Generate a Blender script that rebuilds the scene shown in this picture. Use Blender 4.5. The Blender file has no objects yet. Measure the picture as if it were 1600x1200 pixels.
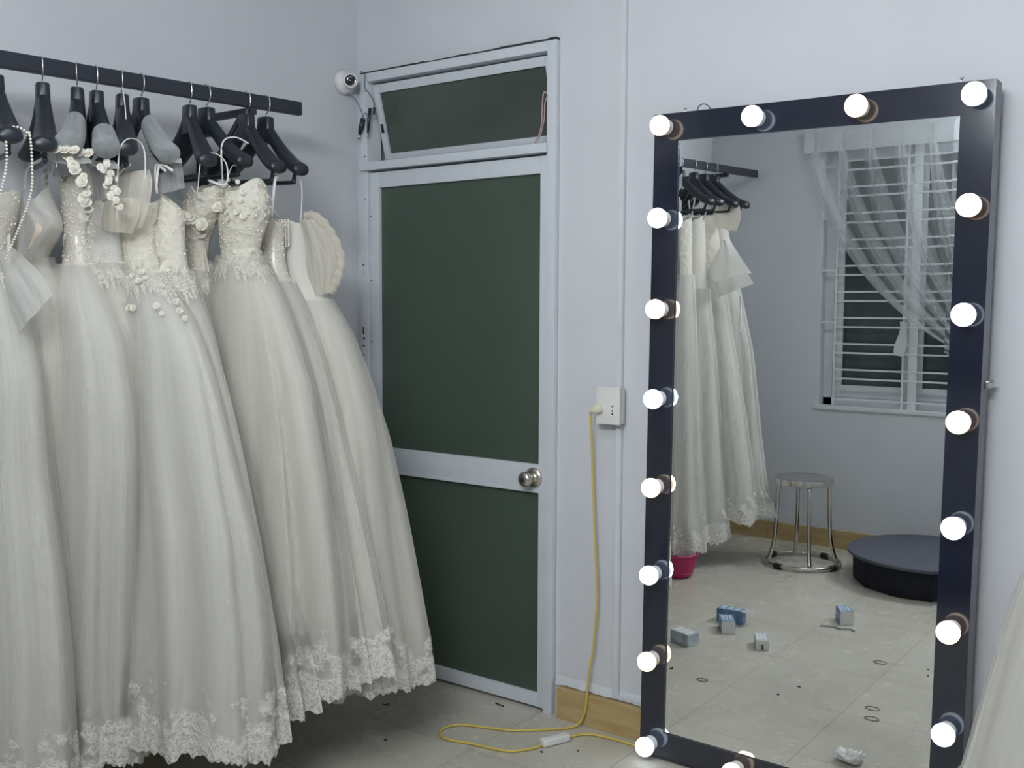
import bpy, bmesh, math, random
from math import sin, cos, pi, radians, sqrt, hypot
from mathutils import Vector, Matrix, noise

S = bpy.context.scene
COL = S.collection
random.seed(7)

# ------------------------------------------------------------------ camera
CAMX, CAMY, CAMZ = 3.078, -3.088, 1.495
F_PX = 1620.0
yaw, pitch, roll = radians(36.528), radians(4.2546), radians(-0.2604)
fwd = Vector((-sin(yaw) * cos(pitch), cos(yaw) * cos(pitch), -sin(pitch)))
rgt = Vector((cos(yaw), sin(yaw), 0))
dwn = fwd.cross(rgt)
r1 = rgt * cos(roll) + dwn * sin(roll)
d1 = -rgt * sin(roll) + dwn * cos(roll)
cd = bpy.data.cameras.new('camera')
cam = bpy.data.objects.new('camera', cd)
COL.objects.link(cam)
mw = Matrix.Identity(4)
for i in range(3):
    mw[i][0] = r1[i]; mw[i][1] = -d1[i]; mw[i][2] = -fwd[i]
mw[0][3], mw[1][3], mw[2][3] = CAMX, CAMY, CAMZ
cam.matrix_world = mw
cd.sensor_fit = 'HORIZONTAL'
cd.sensor_width = 36.0
cd.lens = 36.0 * F_PX / 1600.0
cd.clip_start = 0.05
S.camera = cam

# ------------------------------------------------------------------ world, exposure, ceiling light
W = bpy.data.worlds.new('world'); S.world = W; W.use_nodes = True
bg = W.node_tree.nodes['Background']
bg.inputs[0].default_value = (0.012, 0.016, 0.022, 1)      # night outside the window
bg.inputs[1].default_value = 1.0
S.view_settings.view_transform = 'Standard'
S.view_settings.look = 'None'
S.view_settings.gamma = 1.0
S.view_settings.use_curve_mapping = False
S.view_settings.exposure = 0.0

def area_light(name, loc, rot, sx, sy, power, col):
    l = bpy.data.lights.new(name, 'AREA'); l.shape = 'RECTANGLE'
    l.size = sx; l.size_y = sy; l.energy = power; l.color = col
    o = bpy.data.objects.new(name, l); COL.objects.link(o)
    o.location = loc; o.rotation_euler = rot
    return o
# one tube fixture on the ceiling, one high on the wall behind the viewer; neither is in the frame
CEILING_TUBE, CEILING_POWER = (1.75, -1.9), 8.0
WALL_TUBE, WALL_POWER = (2.4, -3.50, 2.62), 62.0

# ------------------------------------------------------------------ materials
MATS = {}
def new_mat(name):
    m = bpy.data.materials.new(name); m.use_nodes = True
    nt = m.node_tree
    b = nt.nodes['Principled BSDF']
    MATS[name] = m
    return m, nt, b

def N(nt, t, **kw):
    n = nt.nodes.new(t)
    for k, v in kw.items():
        setattr(n, k, v)
    return n

def ramp(nt, pts, src):
    r = N(nt, 'ShaderNodeValToRGB')
    e = r.color_ramp.elements
    e[0].position, e[0].color = pts[0][0], (*pts[0][1], 1)
    e[1].position, e[1].color = pts[-1][0], (*pts[-1][1], 1)
    for p, c in pts[1:-1]:
        x = e.new(p); x.color = (*c, 1)
    nt.links.new(src, r.inputs[0])
    return r

def simple(name, col, rough=0.5, metal=0.0, spec=0.5, coat=0.0, var=0.04, scale=12, bump=0.0, bscale=60):
    """Plain painted/plastic/metal surface with a little procedural variation."""
    m, nt, b = new_mat(name)
    tc = N(nt, 'ShaderNodeTexCoord')
    no = N(nt, 'ShaderNodeTexNoise'); no.inputs['Scale'].default_value = scale; no.inputs['Detail'].default_value = 4
    nt.links.new(tc.outputs['Object'], no.inputs['Vector'])
    lo = tuple(max(0, c * (1 - var)) for c in col); hi = tuple(min(1, c * (1 + var)) for c in col)
    r = ramp(nt, [(0.3, lo), (0.7, hi)], no.outputs['Fac'])
    nt.links.new(r.outputs['Color'], b.inputs['Base Color'])
    b.inputs['Roughness'].default_value = rough
    b.inputs['Metallic'].default_value = metal
    b.inputs['Specular IOR Level'].default_value = spec
    b.inputs['Coat Weight'].default_value = coat
    if bump:
        n2 = N(nt, 'ShaderNodeTexNoise'); n2.inputs['Scale'].default_value = bscale; n2.inputs['Detail'].default_value = 5
        nt.links.new(tc.outputs['Object'], n2.inputs['Vector'])
        bp = N(nt, 'ShaderNodeBump'); bp.inputs['Strength'].default_value = bump; bp.inputs['Distance'].default_value = 0.01
        nt.links.new(n2.outputs['Fac'], bp.inputs['Height'])
        nt.links.new(bp.outputs['Normal'], b.inputs['Normal'])
    return m

WALL = simple('wall_paint', (0.615, 0.635, 0.67), 0.6, spec=0.3, var=0.03, scale=2.2, bump=0.25, bscale=5)
CEIL = simple('ceiling_paint', (0.75, 0.77, 0.78), 0.8, var=0.02)
ALU = simple('white_aluminium', (0.62, 0.66, 0.70), 0.32, spec=0.5, var=0.03)
ALU_DARK = simple('gap_dark', (0.03, 0.03, 0.035), 0.8)
BLACKP = simple('black_plastic', (0.012, 0.017, 0.026), 0.38, spec=0.6, var=0.15)
RAILM = simple('black_rail_paint', (0.018, 0.023, 0.036), 0.42, spec=0.5, var=0.1)
CHROME = simple('chrome_wire', (0.75, 0.75, 0.78), 0.2, metal=1.0)
STEEL = simple('polished_steel', (0.62, 0.60, 0.57), 0.16, metal=1.0, var=0.06)
KNOBM = simple('knob_steel', (0.66, 0.62, 0.55), 0.25, metal=1.0, var=0.1, scale=40)
RUBBER = simple('black_rubber', (0.012, 0.012, 0.014), 0.6)
FRAMEM = simple('dark_navy_laminate', (0.010, 0.0135, 0.028), 0.12, spec=0.85, coat=0.0, var=0.08)
EDGEM = simple('grey_laminate_edge', (0.24, 0.25, 0.29), 0.5, var=0.08)
SOCKETM = simple('white_socket_plastic', (0.72, 0.72, 0.70), 0.35)
TRUNKM = simple('white_trunking', (0.64, 0.67, 0.70), 0.45)
YELLOWC = simple('yellow_cable_rubber', (0.62, 0.47, 0.09), 0.45)
PLUGM = simple('cream_plug', (0.70, 0.67, 0.52), 0.4)
PINKP = simple('magenta_plastic', (0.42, 0.012, 0.11), 0.4)
BLUEPACK = simple('blue_carton', (0.16, 0.27, 0.42), 0.45, var=0.4, scale=35)
PALEPACK = simple('pale_blue_carton', (0.48, 0.54, 0.59), 0.5, var=0.3, scale=45)
WHITEPACK = simple('white_carton', (0.72, 0.72, 0.70), 0.55)
BROWNPACK = simple('brown_tab', (0.12, 0.07, 0.04), 0.6)
PAPER = simple('white_tissue', (0.78, 0.78, 0.76), 0.85, bump=0.6, bscale=60)
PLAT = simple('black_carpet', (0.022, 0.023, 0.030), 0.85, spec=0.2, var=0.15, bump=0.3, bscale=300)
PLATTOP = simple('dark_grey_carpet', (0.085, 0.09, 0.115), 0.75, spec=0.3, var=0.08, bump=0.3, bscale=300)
DARKBIT = simple('dark_plastic_scrap', (0.03, 0.028, 0.022), 0.5)
RINGM = simple('brown_rubber_band', (0.17, 0.13, 0.09), 0.6)
CAMERAM = simple('white_camera_shell', (0.70, 0.71, 0.72), 0.35)
LENSM = simple('black_lens', (0.006, 0.006, 0.008), 0.08, spec=0.8)
WIREM = simple('blue_grey_wire', (0.13, 0.17, 0.22), 0.5)
PINKWIRE = simple('pinkish_wire', (0.42, 0.28, 0.28), 0.5)
GRILLE = simple('white_grille_paint', (0.66, 0.70, 0.72), 0.45)
PEARL = simple('ivory_pearl', (0.84, 0.80, 0.71), 0.25, coat=0.5)
SATIN = simple('white_satin', (0.84, 0.83, 0.79), 0.38, spec=0.5, bump=0.2, bscale=9)
RIBBON = simple('white_ribbon', (0.82, 0.82, 0.80), 0.45)
ROSEM = simple('ivory_rosette_fabric', (0.76, 0.73, 0.64), 0.7)

# baseboard: warm yellow ceramic tile
m, nt, b = new_mat('yellow_baseboard_tile')
tc = N(nt, 'ShaderNodeTexCoord'); mp = N(nt, 'ShaderNodeMapping'); mp.inputs['Scale'].default_value = (3, 3, 14)
no = N(nt, 'ShaderNodeTexNoise'); no.inputs['Scale'].default_value = 2.5; no.inputs['Detail'].default_value = 5
nt.links.new(tc.outputs['Object'], mp.inputs[0]); nt.links.new(mp.outputs[0], no.inputs['Vector'])
r = ramp(nt, [(0.3, (0.40, 0.285, 0.12)), (0.7, (0.52, 0.385, 0.19))], no.outputs['Fac'])
nt.links.new(r.outputs[0], b.inputs['Base Color']); b.inputs['Roughness'].default_value = 0.22
BASEM = m

# floor tiles: glossy beige ceramic, faint grout, smudges
m, nt, b = new_mat('beige_floor_tile')
tc = N(nt, 'ShaderNodeTexCoord')
mp = N(nt, 'ShaderNodeMapping'); T = 0.4465
mp.inputs['Location'].default_value = (-0.4965 / T, 0.43 / T, 0)
mp.inputs['Scale'].default_value = (1 / T, 1 / T, 1)
nt.links.new(tc.outputs['Object'], mp.inputs[0])
br = N(nt, 'ShaderNodeTexBrick'); br.offset = 0; br.squash = 1
br.inputs['Scale'].default_value = 1; br.inputs['Brick Width'].default_value = 1; br.inputs['Row Height'].default_value = 1
br.inputs['Mortar Size'].default_value = 0.0035; br.inputs['Mortar Smooth'].default_value = 0.3
br.inputs['Color1'].default_value = (1, 1, 1, 1); br.inputs['Color2'].default_value = (0.955, 0.955, 0.955, 1)
br.inputs['Mortar'].default_value = (0.52, 0.50, 0.47, 1)
nt.links.new(mp.outputs[0], br.inputs['Vector'])
no = N(nt, 'ShaderNodeTexNoise'); no.inputs['Scale'].default_value = 1.8; no.inputs['Detail'].default_value = 7; no.inputs['Distortion'].default_value = 0.8
nt.links.new(tc.outputs['Object'], no.inputs['Vector'])
r = ramp(nt, [(0.3, (0.46, 0.44, 0.37)), (0.7, (0.55, 0.53, 0.455))], no.outputs['Fac'])
n3 = N(nt, 'ShaderNodeTexNoise'); n3.inputs['Scale'].default_value = 5.5; n3.inputs['Detail'].default_value = 8; n3.inputs['Roughness'].default_value = 0.7
nt.links.new(tc.outputs['Object'], n3.inputs['Vector'])
r3 = ramp(nt, [(0.55, (1, 1, 1)), (0.80, (0.86, 0.84, 0.81))], n3.outputs['Fac'])
mx = N(nt, 'ShaderNodeMix', data_type='RGBA', blend_type='MULTIPLY'); mx.inputs[0].default_value = 1
nt.links.new(r.outputs[0], mx.inputs[6]); nt.links.new(br.outputs['Color'], mx.inputs[7])
mx2 = N(nt, 'ShaderNodeMix', data_type='RGBA', blend_type='MULTIPLY'); mx2.inputs[0].default_value = 0.8
nt.links.new(mx.outputs[2], mx2.inputs[6]); nt.links.new(r3.outputs[0], mx2.inputs[7])
nt.links.new(mx2.outputs[2], b.inputs['Base Color'])
rr = ramp(nt, [(0.3, (0.16,) * 3), (0.75, (0.36,) * 3)], n3.outputs['Fac'])
nt.links.new(rr.outputs[0], b.inputs['Roughness'])
b.inputs['Specular IOR Level'].default_value = 0.45
FLOORM = m

# dark green frosted glass of the door
m, nt, b = new_mat('dark_green_frosted_glass')
tc = N(nt, 'ShaderNodeTexCoord')
no = N(nt, 'ShaderNodeTexNoise'); no.inputs['Scale'].default_value = 1.6; no.inputs['Detail'].default_value = 2
nt.links.new(tc.outputs['Object'], no.inputs['Vector'])
r = ramp(nt, [(0.3, (0.066, 0.098, 0.072)), (0.7, (0.084, 0.118, 0.090))], no.outputs['Fac'])
nt.links.new(r.outputs[0], b.inputs['Base Color'])
b.inputs['Roughness'].default_value = 0.30; b.inputs['Specular IOR Level'].default_value = 0.4
b.inputs['Transmission Weight'].default_value = 0.12
GREENG = m
m, nt, b = new_mat('transom_green_glass')
no = N(nt, 'ShaderNodeTexNoise'); no.inputs['Scale'].default_value = 2
r = ramp(nt, [(0.3, (0.066, 0.082, 0.070)), (0.7, (0.082, 0.098, 0.084))], no.outputs['Fac'])
nt.links.new(r.outputs[0], b.inputs['Base Color'])
b.inputs['Roughness'].default_value = 0.16; b.inputs['Specular IOR Level'].default_value = 0.5
TRANSG = m
m, nt, b = new_mat('window_pane_glass')
no = N(nt, 'ShaderNodeTexNoise'); no.inputs['Scale'].default_value = 3
r = ramp(nt, [(0.3, (0.040, 0.058, 0.060)), (0.7, (0.060, 0.082, 0.085))], no.outputs['Fac'])
nt.links.new(r.outputs[0], b.inputs['Base Color'])
b.inputs['Roughness'].default_value = 0.12
WINGLASS = m

# mirror
m, nt, b = new_mat('mirror_silvering')
tc = N(nt, 'ShaderNodeTexCoord'); no = N(nt, 'ShaderNodeTexNoise'); no.inputs['Scale'].default_value = 3
nt.links.new(tc.outputs['Object'], no.inputs['Vector'])
r = ramp(nt, [(0.2, (0.86, 0.885, 0.88)), (0.8, (0.885, 0.905, 0.90))], no.outputs['Fac'])
nt.links.new(r.outputs[0], b.inputs['Base Color'])
b.inputs['Metallic'].default_value = 1; b.inputs['Roughness'].default_value = 0.0
MIRROR = m

def glow(name, col, strength, base=(0.8, 0.8, 0.8)):
    m, nt, b = new_mat(name)
    tc = N(nt, 'ShaderNodeTexCoord'); no = N(nt, 'ShaderNodeTexNoise'); no.inputs['Scale'].default_value = 6
    nt.links.new(tc.outputs['Object'], no.inputs['Vector'])
    r = ramp(nt, [(0, tuple(c * 0.97 for c in col)), (1, col)], no.outputs['Fac'])
    nt.links.new(r.outputs[0], b.inputs['Emission Color'])
    b.inputs['Base Color'].default_value = (*base, 1)
    b.inputs['Emission Strength'].default_value = strength
    b.inputs['Roughness'].default_value = 0.4
    return m
COOLB = glow('cool_white_bulb_glow', (0.78, 0.88, 1.0), 3.0)
WARMB = glow('warm_white_bulb_glow', (1.0, 0.76, 0.50), 2.9)
COOLC = glow('cool_bulb_collar_glow', (0.45, 0.62, 1.0), 0.6)  # white plastic collar, the bulb's bluish light put into it as emission
WARMC = glow('warm_bulb_collar_glow', (1.0, 0.60, 0.34), 0.5)  # same collar, warm bulb's orange light painted on as a weak glow
TUBEM = glow('fluorescent_tube_glow', (0.92, 0.96, 1.0), 28.0)
DOWNL = glow('warm_downlight_glow', (1.0, 0.82, 0.45), 2.5)

# --- fabrics ---
def fabric(name, col, alpha_lo=1.0, alpha_hi=1.0, streak=60.0, transl=0.35, bump=0.0, bkind='streak', lace=False, lscale=46.0, beads=False):
    """Cloth: diffuse + translucent, optional see-through weave (streaked along the drop) or lace cut-outs."""
    m = bpy.data.materials.new(name); m.use_nodes = True; nt = m.node_tree
    nt.nodes.clear(); MATS[name] = m
    out = N(nt, 'ShaderNodeOutputMaterial')
    uv = N(nt, 'ShaderNodeUVMap')
    tc = N(nt, 'ShaderNodeTexCoord')
    mp = N(nt, 'ShaderNodeMapping'); mp.inputs['Scale'].default_value = (streak, 1.2, 1)
    nt.links.new(uv.outputs[0], mp.inputs[0])
    st = N(nt, 'ShaderNodeTexNoise'); st.inputs['Scale'].default_value = 1; st.inputs['Detail'].default_value = 3
    nt.links.new(mp.outputs[0], st.inputs['Vector'])
    c = ramp(nt, [(0.25, tuple(x * 0.93 for x in col)), (0.75, col)], st.outputs['Fac'])
    d = N(nt, 'ShaderNodeBsdfDiffuse'); t = N(nt, 'ShaderNodeBsdfTranslucent')
    nt.links.new(c.outputs[0], d.inputs[0]); nt.links.new(c.outputs[0], t.inputs[0])
    mix = N(nt, 'ShaderNodeMixShader'); mix.inputs[0].default_value = transl
    nt.links.new(d.outputs[0], mix.inputs[1]); nt.links.new(t.outputs[0], mix.inputs[2])
    shader = mix.outputs[0]
    if beads:
        g = N(nt, 'ShaderNodeBsdfGlossy'); g.inputs['Roughness'].default_value = 0.3
        mg = N(nt, 'ShaderNodeMixShader'); mg.inputs[0].default_value = 0.08
        nt.links.new(shader, mg.inputs[1]); nt.links.new(g.outputs[0], mg.inputs[2]); shader = mg.outputs[0]
    if bump:
        if bkind == 'beads':
            vo = N(nt, 'ShaderNodeTexVoronoi'); vo.inputs['Scale'].default_value = 130
            nt.links.new(tc.outputs['Object'], vo.inputs['Vector']); src = vo.outputs['Distance']
        elif bkind == 'lace':
            vo = N(nt, 'ShaderNodeTexVoronoi'); vo.inputs['Scale'].default_value = 42
            nt.links.new(tc.outputs['Object'], vo.inputs['Vector']); src = vo.outputs['Distance']
        else:
            src = st.outputs['Fac']
        bp = N(nt, 'ShaderNodeBump'); bp.inputs['Strength'].default_value = bump; bp.inputs['Distance'].default_value = 0.012
        nt.links.new(src, bp.inputs['Height'])
        nt.links.new(bp.outputs['Normal'], d.inputs['Normal'])
    if alpha_hi < 1.0 or lace:
        tr = N(nt, 'ShaderNodeBsdfTransparent')
        ms = N(nt, 'ShaderNodeMixShader')
        nt.links.new(tr.outputs[0], ms.inputs[1]); nt.links.new(shader, ms.inputs[2])
        if lace:
            # floral lace: threads and petals with holes between, thinning upwards (uv.y 0 bottom, 1 top)
            n1 = N(nt, 'ShaderNodeTexNoise'); n1.inputs['Scale'].default_value = 16; n1.inputs['Detail'].default_value = 4
            nt.links.new(tc.outputs['Object'], n1.inputs['Vector'])
            vm = N(nt, 'ShaderNodeVectorMath', operation='MULTIPLY_ADD')
            nt.links.new(n1.outputs['Color'], vm.inputs[0]); vm.inputs[1].default_value = (0.11,) * 3
            nt.links.new(tc.outputs['Object'], vm.inputs[2])
            v1 = N(nt, 'ShaderNodeTexVoronoi', feature='DISTANCE_TO_EDGE'); v1.inputs['Scale'].default_value = lscale
            nt.links.new(vm.outputs[0], v1.inputs['Vector'])
            a1 = ramp(nt, [(0.05, (0.95,) * 3), (0.22, (0.50,) * 3)], v1.outputs['Distance'])
            n2 = N(nt, 'ShaderNodeTexNoise'); n2.inputs['Scale'].default_value = 16; n2.inputs['Detail'].default_value = 3
            nt.links.new(tc.outputs['Object'], n2.inputs['Vector'])
            sx = N(nt, 'ShaderNodeSeparateXYZ'); nt.links.new(uv.outputs[0], sx.inputs[0])
            # coverage = noise - uv.y*k
            ma = N(nt, 'ShaderNodeMath', operation='MULTIPLY_ADD')
            nt.links.new(sx.outputs[1], ma.inputs[0]); ma.inputs[1].default_value = -0.42
            nt.links.new(n2.outputs['Fac'], ma.inputs[2])
            a2 = ramp(nt, [(0.22, (0,) * 3), (0.32, (1,) * 3)], ma.outputs[0])
            mm = N(nt, 'ShaderNodeMath', operation='MULTIPLY')
            nt.links.new(a1.outputs[0], mm.inputs[0]); nt.links.new(a2.outputs[0], mm.inputs[1])
            nt.links.new(mm.outputs[0], ms.inputs[0])
        else:
            a = ramp(nt, [(0.3, (alpha_lo,) * 3), (0.7, (alpha_hi,) * 3)], st.outputs['Fac'])
            lw = N(nt, 'ShaderNodeLayerWeight'); lw.inputs[0].default_value = 0.35
            mm = N(nt, 'ShaderNodeMath', operation='MULTIPLY_ADD', use_clamp=True)
            nt.links.new(lw.outputs['Facing'], mm.inputs[0]); mm.inputs[1].default_value = 0.45
            nt.links.new(a.outputs[0], mm.inputs[2])
            nt.links.new(mm.outputs[0], ms.inputs[0])
        shader = ms.outputs[0]
    nt.links.new(shader, out.inputs[0])
    return m

LINING = fabric('white_satin_lining', (0.86, 0.84, 0.775), streak=9, transl=0.3, bump=0.12)
LINING2 = fabric('cool_white_lining', (0.85, 0.845, 0.81), streak=9, transl=0.3, bump=0.12)
TULLE = fabric('white_tulle', (0.88, 0.87, 0.82), 0.22, 0.40, streak=22, transl=0.5)
LACE2 = fabric('cream_waist_lace', (0.83, 0.805, 0.73), lace=True, transl=0.25, bump=0.3, bkind='lace', lscale=80.0)
LACE = fabric('white_lace_trim', (0.85, 0.835, 0.79), lace=True, transl=0.25, bump=0.4, bkind='lace', lscale=64.0)
IVORYB = fabric('ivory_lace_bodice_fabric', (0.86, 0.82, 0.72), streak=8, transl=0.2, bump=0.45, bkind='lace')
BEADB = fabric('ivory_beaded_bodice_fabric', (0.86, 0.82, 0.73), streak=8, transl=0.2, bump=0.22, bkind='beads', beads=True)
PLAINB = fabric('plain_white_bodice_fabric', (0.86, 0.84, 0.78), streak=10, transl=0.25, bump=0.2)
ILLUS = fabric('sheer_illusion_mesh', (0.74, 0.77, 0.78), 0.40, 0.62, streak=10, transl=0.5)
CHIFF = fabric('pale_chiffon', (0.82, 0.82, 0.79), 0.50, 0.72, streak=8, transl=0.45)
SLV = fabric('sheer_ivory_sleeve', (0.86, 0.82, 0.73), 0.55, 0.8, streak=12, transl=0.4)
PEACH = fabric('peach_cup_lining', (0.82, 0.72, 0.61), streak=8, transl=0.2)
CURT = fabric('sheer_white_voile', (0.86, 0.88, 0.90), 0.14, 0.32, streak=26, transl=0.5)
CURTH = fabric('voile_header_tape', (0.78, 0.81, 0.83), 0.92, 0.98, streak=10, transl=0.4)

# ------------------------------------------------------------------ mesh helpers
def link(name, bm, mat, parent=None, smooth=True, loc=None):
    me = bpy.data.meshes.new(name)
    bm.normal_update(); bm.to_mesh(me); bm.free()
    mats = mat if isinstance(mat, (list, tuple)) else [mat]
    for mm in mats: me.materials.append(mm)
    if smooth:
        for p in me.polygons: p.use_smooth = True
    o = bpy.data.objects.new(name, me); COL.objects.link(o)
    if parent is not None: o.parent = parent
    if loc is not None: o.location = loc
    return o

def sharp(o, ang=35):
    a = radians(ang)
    bm = bmesh.new(); bm.from_mesh(o.data)
    for e in bm.edges:
        if len(e.link_faces) == 2 and e.calc_face_angle(0) > a: e.smooth = False
    bm.to_mesh(o.data); bm.free()
    return o

def box(bm, x0, x1, y0, y1, z0, z1, bev=0.0, mi=0):
    vs = [bm.verts.new(p) for p in ((x0, y0, z0), (x1, y0, z0), (x1, y1, z0), (x0, y1, z0), (x0, y0, z1), (x1, y0, z1), (x1, y1, z1), (x0, y1, z1))]
    fs = [bm.faces.new([vs[i] for i in f]) for f in ((3, 2, 1, 0), (4, 5, 6, 7), (0, 1, 5, 4), (1, 2, 6, 5), (2, 3, 7, 6), (3, 0, 4, 7))]
    for f in fs: f.material_index = mi
    if bev:
        es = list({e for f in fs for e in f.edges})
        bmesh.ops.bevel(bm, geom=es, offset=bev, segments=2, affect='EDGES', profile=0.7)
    return vs

def boxobj(name, x0, x1, y0, y1, z0, z1, mat, parent=None, bev=0.0):
    bm = bmesh.new(); box(bm, x0, x1, y0, y1, z0, z1, bev)
    o = link(name, bm, mat, parent, smooth=bool(bev))
    return sharp(o, 50) if bev else o

def spline(pts, n=8):
    pts = [Vector(p) for p in pts]; P = [pts[0]] + pts + [pts[-1]]; out = []
    for i in range(1, len(P) - 2):
        a, b_, c, d = P[i - 1], P[i], P[i + 1], P[i + 2]
        for k in range(n):
            t = k / n
            out.append(0.5 * ((2 * b_) + (-a + c) * t + (2 * a - 5 * b_ + 4 * c - d) * t * t + (-a + 3 * b_ - 3 * c + d) * t ** 3))
    out.append(pts[-1]); return out

def tube(bm, pts, r, seg=8, mi=0, flat=None, up=None):
    """Sweep a circle (or a flat ellipse) along points. r may be a list."""
    pts = [Vector(p) for p in pts]; n = len(pts)
    rs = r if isinstance(r, (list, tuple)) else [r] * n
    rings = []; prev = None
    for i, p in enumerate(pts):
        t = (pts[min(i + 1, n - 1)] - pts[max(i - 1, 0)]).normalized()
        if prev is None:
            ref = Vector(up) if up else (Vector((0, 0, 1)) if abs(t.z) < 0.9 else Vector((1, 0, 0)))
            a = ref.cross(t).normalized()
        else:
            a = (prev - t * prev.dot(t)).normalized()
        prev = a; b_ = t.cross(a)
        ra, rb = (rs[i], rs[i]) if flat is None else (rs[i], rs[i] * flat)
        rings.append([bm.verts.new(p + a * ra * cos(2 * pi * k / seg) + b_ * rb * sin(2 * pi * k / seg)) for k in range(seg)])
    for i in range(n - 1):
        for k in range(seg):
            f = bm.faces.new((rings[i][k], rings[i][(k + 1) % seg], rings[i + 1][(k + 1) % seg], rings[i + 1][k])); f.material_index = mi
    for rg in (rings[0][::-1], rings[-1]):
        f = bm.faces.new(rg); f.material_index = mi

def lathe(bm, prof, seg=24, M=None, mi=0):
    """prof: list of (radius, height) round local z; M places it."""
    M = M or Matrix.Identity(4); rings = []
    for r, h in prof:
        if r < 1e-6: rings.append([bm.verts.new(M @ Vector((0, 0, h)))])
        else: rings.append([bm.verts.new(M @ Vector((r * cos(2 * pi * k / seg), r * sin(2 * pi * k / seg), h))) for k in range(seg)])
    for a, b_ in zip(rings[:-1], rings[1:]):
        for k in range(seg):
            k2 = (k + 1) % seg
            vs = [a[k] if len(a) > 1 else a[0], a[k2] if len(a) > 1 else None, b_[k2] if len(b_) > 1 else b_[0], b_[k] if len(b_) > 1 else None]
            vs = [v for v in vs if v is not None]
            if len(vs) >= 3:
                f = bm.faces.new(vs); f.material_index = mi

def empty(name, loc=(0, 0, 0), rz=0.0):
    o = bpy.data.objects.new(name, None); COL.objects.link(o)
    o.location = loc; o.rotation_euler = (0, 0, rz); o.empty_display_size = 0.05
    return o

def tag(o, label, cat, group=None):
    o['label'] = label; o['category'] = cat
    if group: o['group'] = group
    return o

def struct(o): o['kind'] = 'structure'; return o

def copy_tree(o, parent=None):
    c = o.copy(); COL.objects.link(c)
    if parent is not None: c.parent = parent
    for ch in list(o.children): copy_tree(ch, c)
    return c

def interp(tab, x, k):
    """Linear lookup in tab (sorted descending by [0]) of column k."""
    if x >= tab[0][0]: return tab[0][k]
    for a, b_ in zip(tab[:-1], tab[1:]):
        if x >= b_[0]:
            t = (a[0] - x) / max(1e-9, a[0] - b_[0])
            return a[k] + (b_[k] - a[k]) * t
    return tab[-1][k]

def smooth01(t): t = max(0.0, min(1.0, t)); return t * t * (3 - 2 * t)

# ------------------------------------------------------------------ room shell
RX, RYB, RZ = 4.3, -3.50, 2.95
bm = bmesh.new(); box(bm, -0.15, RX + 0.15, RYB - 0.2, 0.15, -0.12, 0.0)
struct(link('floor', bm, FLOORM, smooth=False))
bm = bmesh.new(); box(bm, -0.15, RX + 0.15, RYB - 0.2, 0.15, RZ, RZ + 0.1)
struct(link('ceiling', bm, CEIL, smooth=False))
bm = bmesh.new(); box(bm, -0.15, 0, RYB - 0.2, 0.15, 0, RZ)
struct(link('wall_left', bm, WALL, smooth=False))
bm = bmesh.new()
box(bm, 0, 0.034, 0, 0.15, 0, RZ); box(bm, 0.995, RX, 0, 0.15, 0, RZ); box(bm, 0.034, 0.995, 0, 0.15, 2.432, RZ)
struct(link('wall_front', bm, WALL, smooth=False))
bm = bmesh.new(); box(bm, RX, RX + 0.15, RYB - 0.2, 0.15, 0, RZ)
struct(link('wall_right', bm, WALL, smooth=False))
WX0, WX1, WZ0, WZ1 = 0.755, 2.35, 0.885, 2.52
bm = bmesh.new()
box(bm, 0, WX0, RYB - 0.2, RYB, 0, RZ); box(bm, WX1, RX, RYB - 0.2, RYB, 0, RZ)
box(bm, WX0, WX1, RYB - 0.2, RYB, 0, WZ0); box(bm, WX0, WX1, RYB - 0.2, RYB, WZ1, RZ)
struct(link('wall_back', bm, WALL, smooth=False))
# baseboards (yellow tile strips, one mesh each with tile joints and a ragged plaster edge on top)
def baseboard(name, x0, x1, y0, y1, along, h=0.112):
    bm = bmesh.new()
    L0, L1 = (x0, x1) if along == 'x' else (y0, y1)
    p = L0
    while p < L1 - 1e-4:
        q = min(L1, p + 0.4465)
        if along == 'x': box(bm, p + 0.0008, q - 0.0008, y0, y1, 0.0, h, 0.0015)
        else: box(bm, x0, x1, p + 0.0008, q - 0.0008, 0.0, h, 0.0015)
        p = q
    return struct(link(name, bm, BASEM, smooth=False))
baseboard('baseboard_front', 1.02, RX, -0.03, 0, 'x', 0.115)
baseboard('baseboard_left', 0, 0.015, RYB + 0.015, -0.03, 'y')
baseboard('baseboard_back', 0, RX, RYB, RYB + 0.015, 'x')
baseboard('baseboard_right', RX - 0.015, RX, RYB + 0.015, -0.03, 'y')
# rough plaster lip over the front baseboard
bm = bmesh.new(); random.seed(3)
n = 60; top = []; bot = []
for i in range(n + 1):
    x = 1.0 + 0.44 * i / n
    top.append((x, 0.0, 0.150)); bot.append((x, -0.011, 0.118 + 0.006 * noise.noise(Vector((x * 30, 0, 0))) + 0.003 * random.random()))
tv = [bm.verts.new(p) for p in top]; bv = [bm.verts.new(p) for p in bot]; cv = [bm.verts.new((p[0], 0, p[2] - 0.004)) for p in bot]
for i in range(n):
    bm.faces.new((bv[i], bv[i + 1], tv[i + 1], tv[i])); bm.faces.new((cv[i], cv[i + 1], bv[i + 1], bv[i]))
struct(link('trim_1', bm, WALL, smooth=False))

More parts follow.
